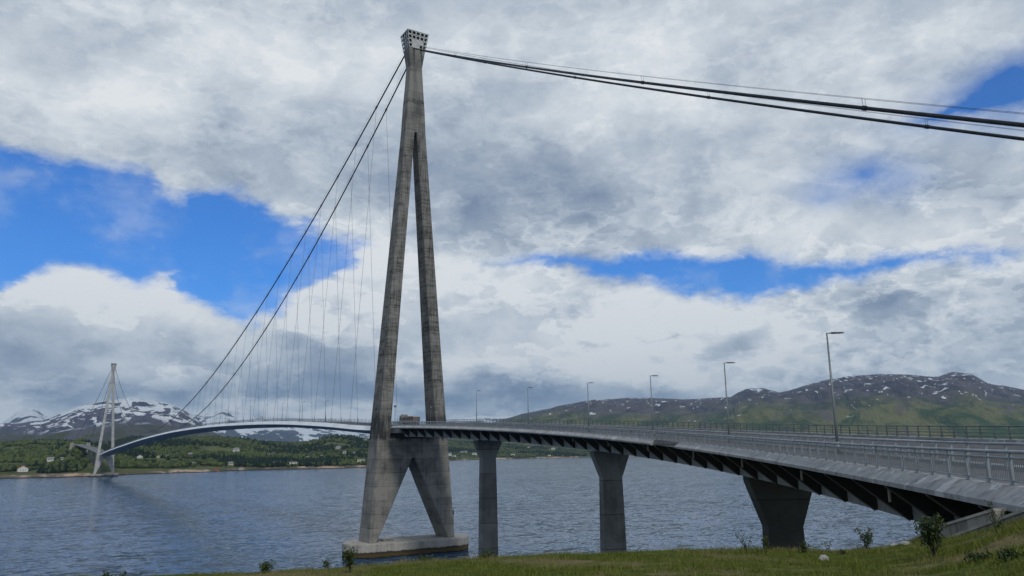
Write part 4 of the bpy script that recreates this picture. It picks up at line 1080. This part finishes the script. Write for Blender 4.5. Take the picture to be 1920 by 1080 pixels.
def rock(az, el, sx, sz, label, mat):
    q_ = ray_near(az, el); bm = bmesh.new(); bmesh.ops.create_icosphere(bm, subdivisions=3, radius=1)
    for v in bm.verts:
        k = 1+.28*noise.noise(v.co*1.3+Vector((az, 0, 0)))+.10*noise.noise(v.co*4)
        v.co = Vector((v.co.x*sx*k, v.co.y*sx*.7*k, v.co.z*sz*k))
    me = bpy.data.meshes.new('rock'); bm.to_mesh(me); bm.free(); me.materials.append(mat)
    o_ = bpy.data.objects.new('rock', me); COL.objects.link(o_); o_.location = q_+Vector((0, 0, sz*.35)); o_.rotation_euler.z = az
    return tag(o_, label, 'rock')
M['rockw'] = concrete('pale_rock', (.38, .37, .34), (.19, .185, .17), joint=900, scale=8)
rock(52.3, -7.25, .13, .10, 'white rock lying on the grass below the flared pier', M['rockw'])
rock(57.3, -6.12, .24, .08, 'flat pale stone at the foot of the stair wall', M['rockw'])
rock(56.6, -6.2, .16, .06, 'flat pale stone left of the larger one by the stair wall', M['rockw'])

# grass --------------------------------------------------------------
mt, T, b = material('grass_blades', (.06, .09, .02), .9, spec=.08)
P = T.pos(); at = T.new('ShaderNodeAttribute', attribute_name='tint').outputs['Fac']
n1 = T.noise(P, .22, 5, .6); n2 = T.noise(P, 2.2, 6, .65)
c = T.mix(at, (.050, .070, .013), (.150, .175, .036))
c = T.mix(T.ramp(T.m('ADD', n1, T.m('MULTIPLY', T.m('SUBTRACT', n2, .5), .35)), .49, .62), c, (.165, .150, .07))
T.inp(b.inputs['Base Color'], c); M['blade'] = mt
NB = 190000
az = rng.uniform(-8, 74, NB); r_ = np.sqrt(rng.uniform(10.5**2, 31**2, NB))
er = edge_r(az); k = r_ < er+.8; az, r_ = az[k], r_[k]; NB = len(az)
bx = EYE.x+np.sin(np.radians(az))*r_; by = EYE.y+np.cos(np.radians(az))*r_; bz = near_ground(bx, by)
tuft = nz(bx[::1], by, .9, 3, 3.3)
hh = (.035+.05*rng.uniform(0, 1, NB))*(1+1.2*np.clip(tuft, -.5, 1.2))
hh += np.where((r_ > er[k]-1.6), rng.uniform(0, 1, NB)**3*.09*np.clip(.4+tuft*1.5, 0, 1.5), 0)+.10*rng.uniform(0, 1, NB)*(nz(bx, by, 1.7, 2, 9.1) > .52)
for (ta, te, tr, th) in ((47.7,-6.9,.75,.22),(54.9,-6.5,.7,.14),(58.8,-6.6,.6,.18),(61.5,-6.0,1.5,.14),(63.5,-5.0,1.2,.14)):
    q_ = ray_near(ta, te); hh += th*np.exp(-((bx-q_.x)**2+(by-q_.y)**2)/(tr*.6)**2)*rng.uniform(.5, 1, NB)
an = rng.uniform(0, 2*np.pi, NB); wb_ = rng.uniform(.006, .013, NB); ln = rng.normal(0, .35, (NB, 2))*hh[:, None]
Vb = np.empty((NB, 3, 3)); c_, s_ = np.cos(an)*wb_, np.sin(an)*wb_
Vb[:, 0] = np.stack([bx-c_, by-s_, bz-.03], -1); Vb[:, 1] = np.stack([bx+c_, by+s_, bz-.03], -1); Vb[:, 2] = np.stack([bx+ln[:, 0], by+ln[:, 1], bz+hh], -1)
gb = mesh_np('grass', Vb.reshape(-1, 3), np.arange(NB*3).reshape(-1, 3), M['blade'], np.repeat(rng.uniform(0, 1, NB)**1.4, 3))
tag(gb, 'short green and straw coloured grass on the bank', 'grass', kind='stuff')

# ------------------------------------------------------------------ air
hz = MB().box(-16000, 34000, -3000, 28000, -7, 1700).build('haze', [])
mt = bpy.data.materials.new('haze_air'); mt.use_nodes = True; mt.node_tree.nodes.clear(); T = NT(mt.node_tree)
pv = T.new('ShaderNodeVolumePrincipled'); pv.inputs['Color'].default_value = (.50, .74, 1., 1); pv.inputs['Density'].default_value = .000036; pv.inputs['Anisotropy'].default_value = .2
mo = T.new('ShaderNodeOutputMaterial'); mt.node_tree.links.new(pv.outputs[0], mo.inputs['Volume'])
hz.data.materials.append(mt); tag(hz, kind='stuff')
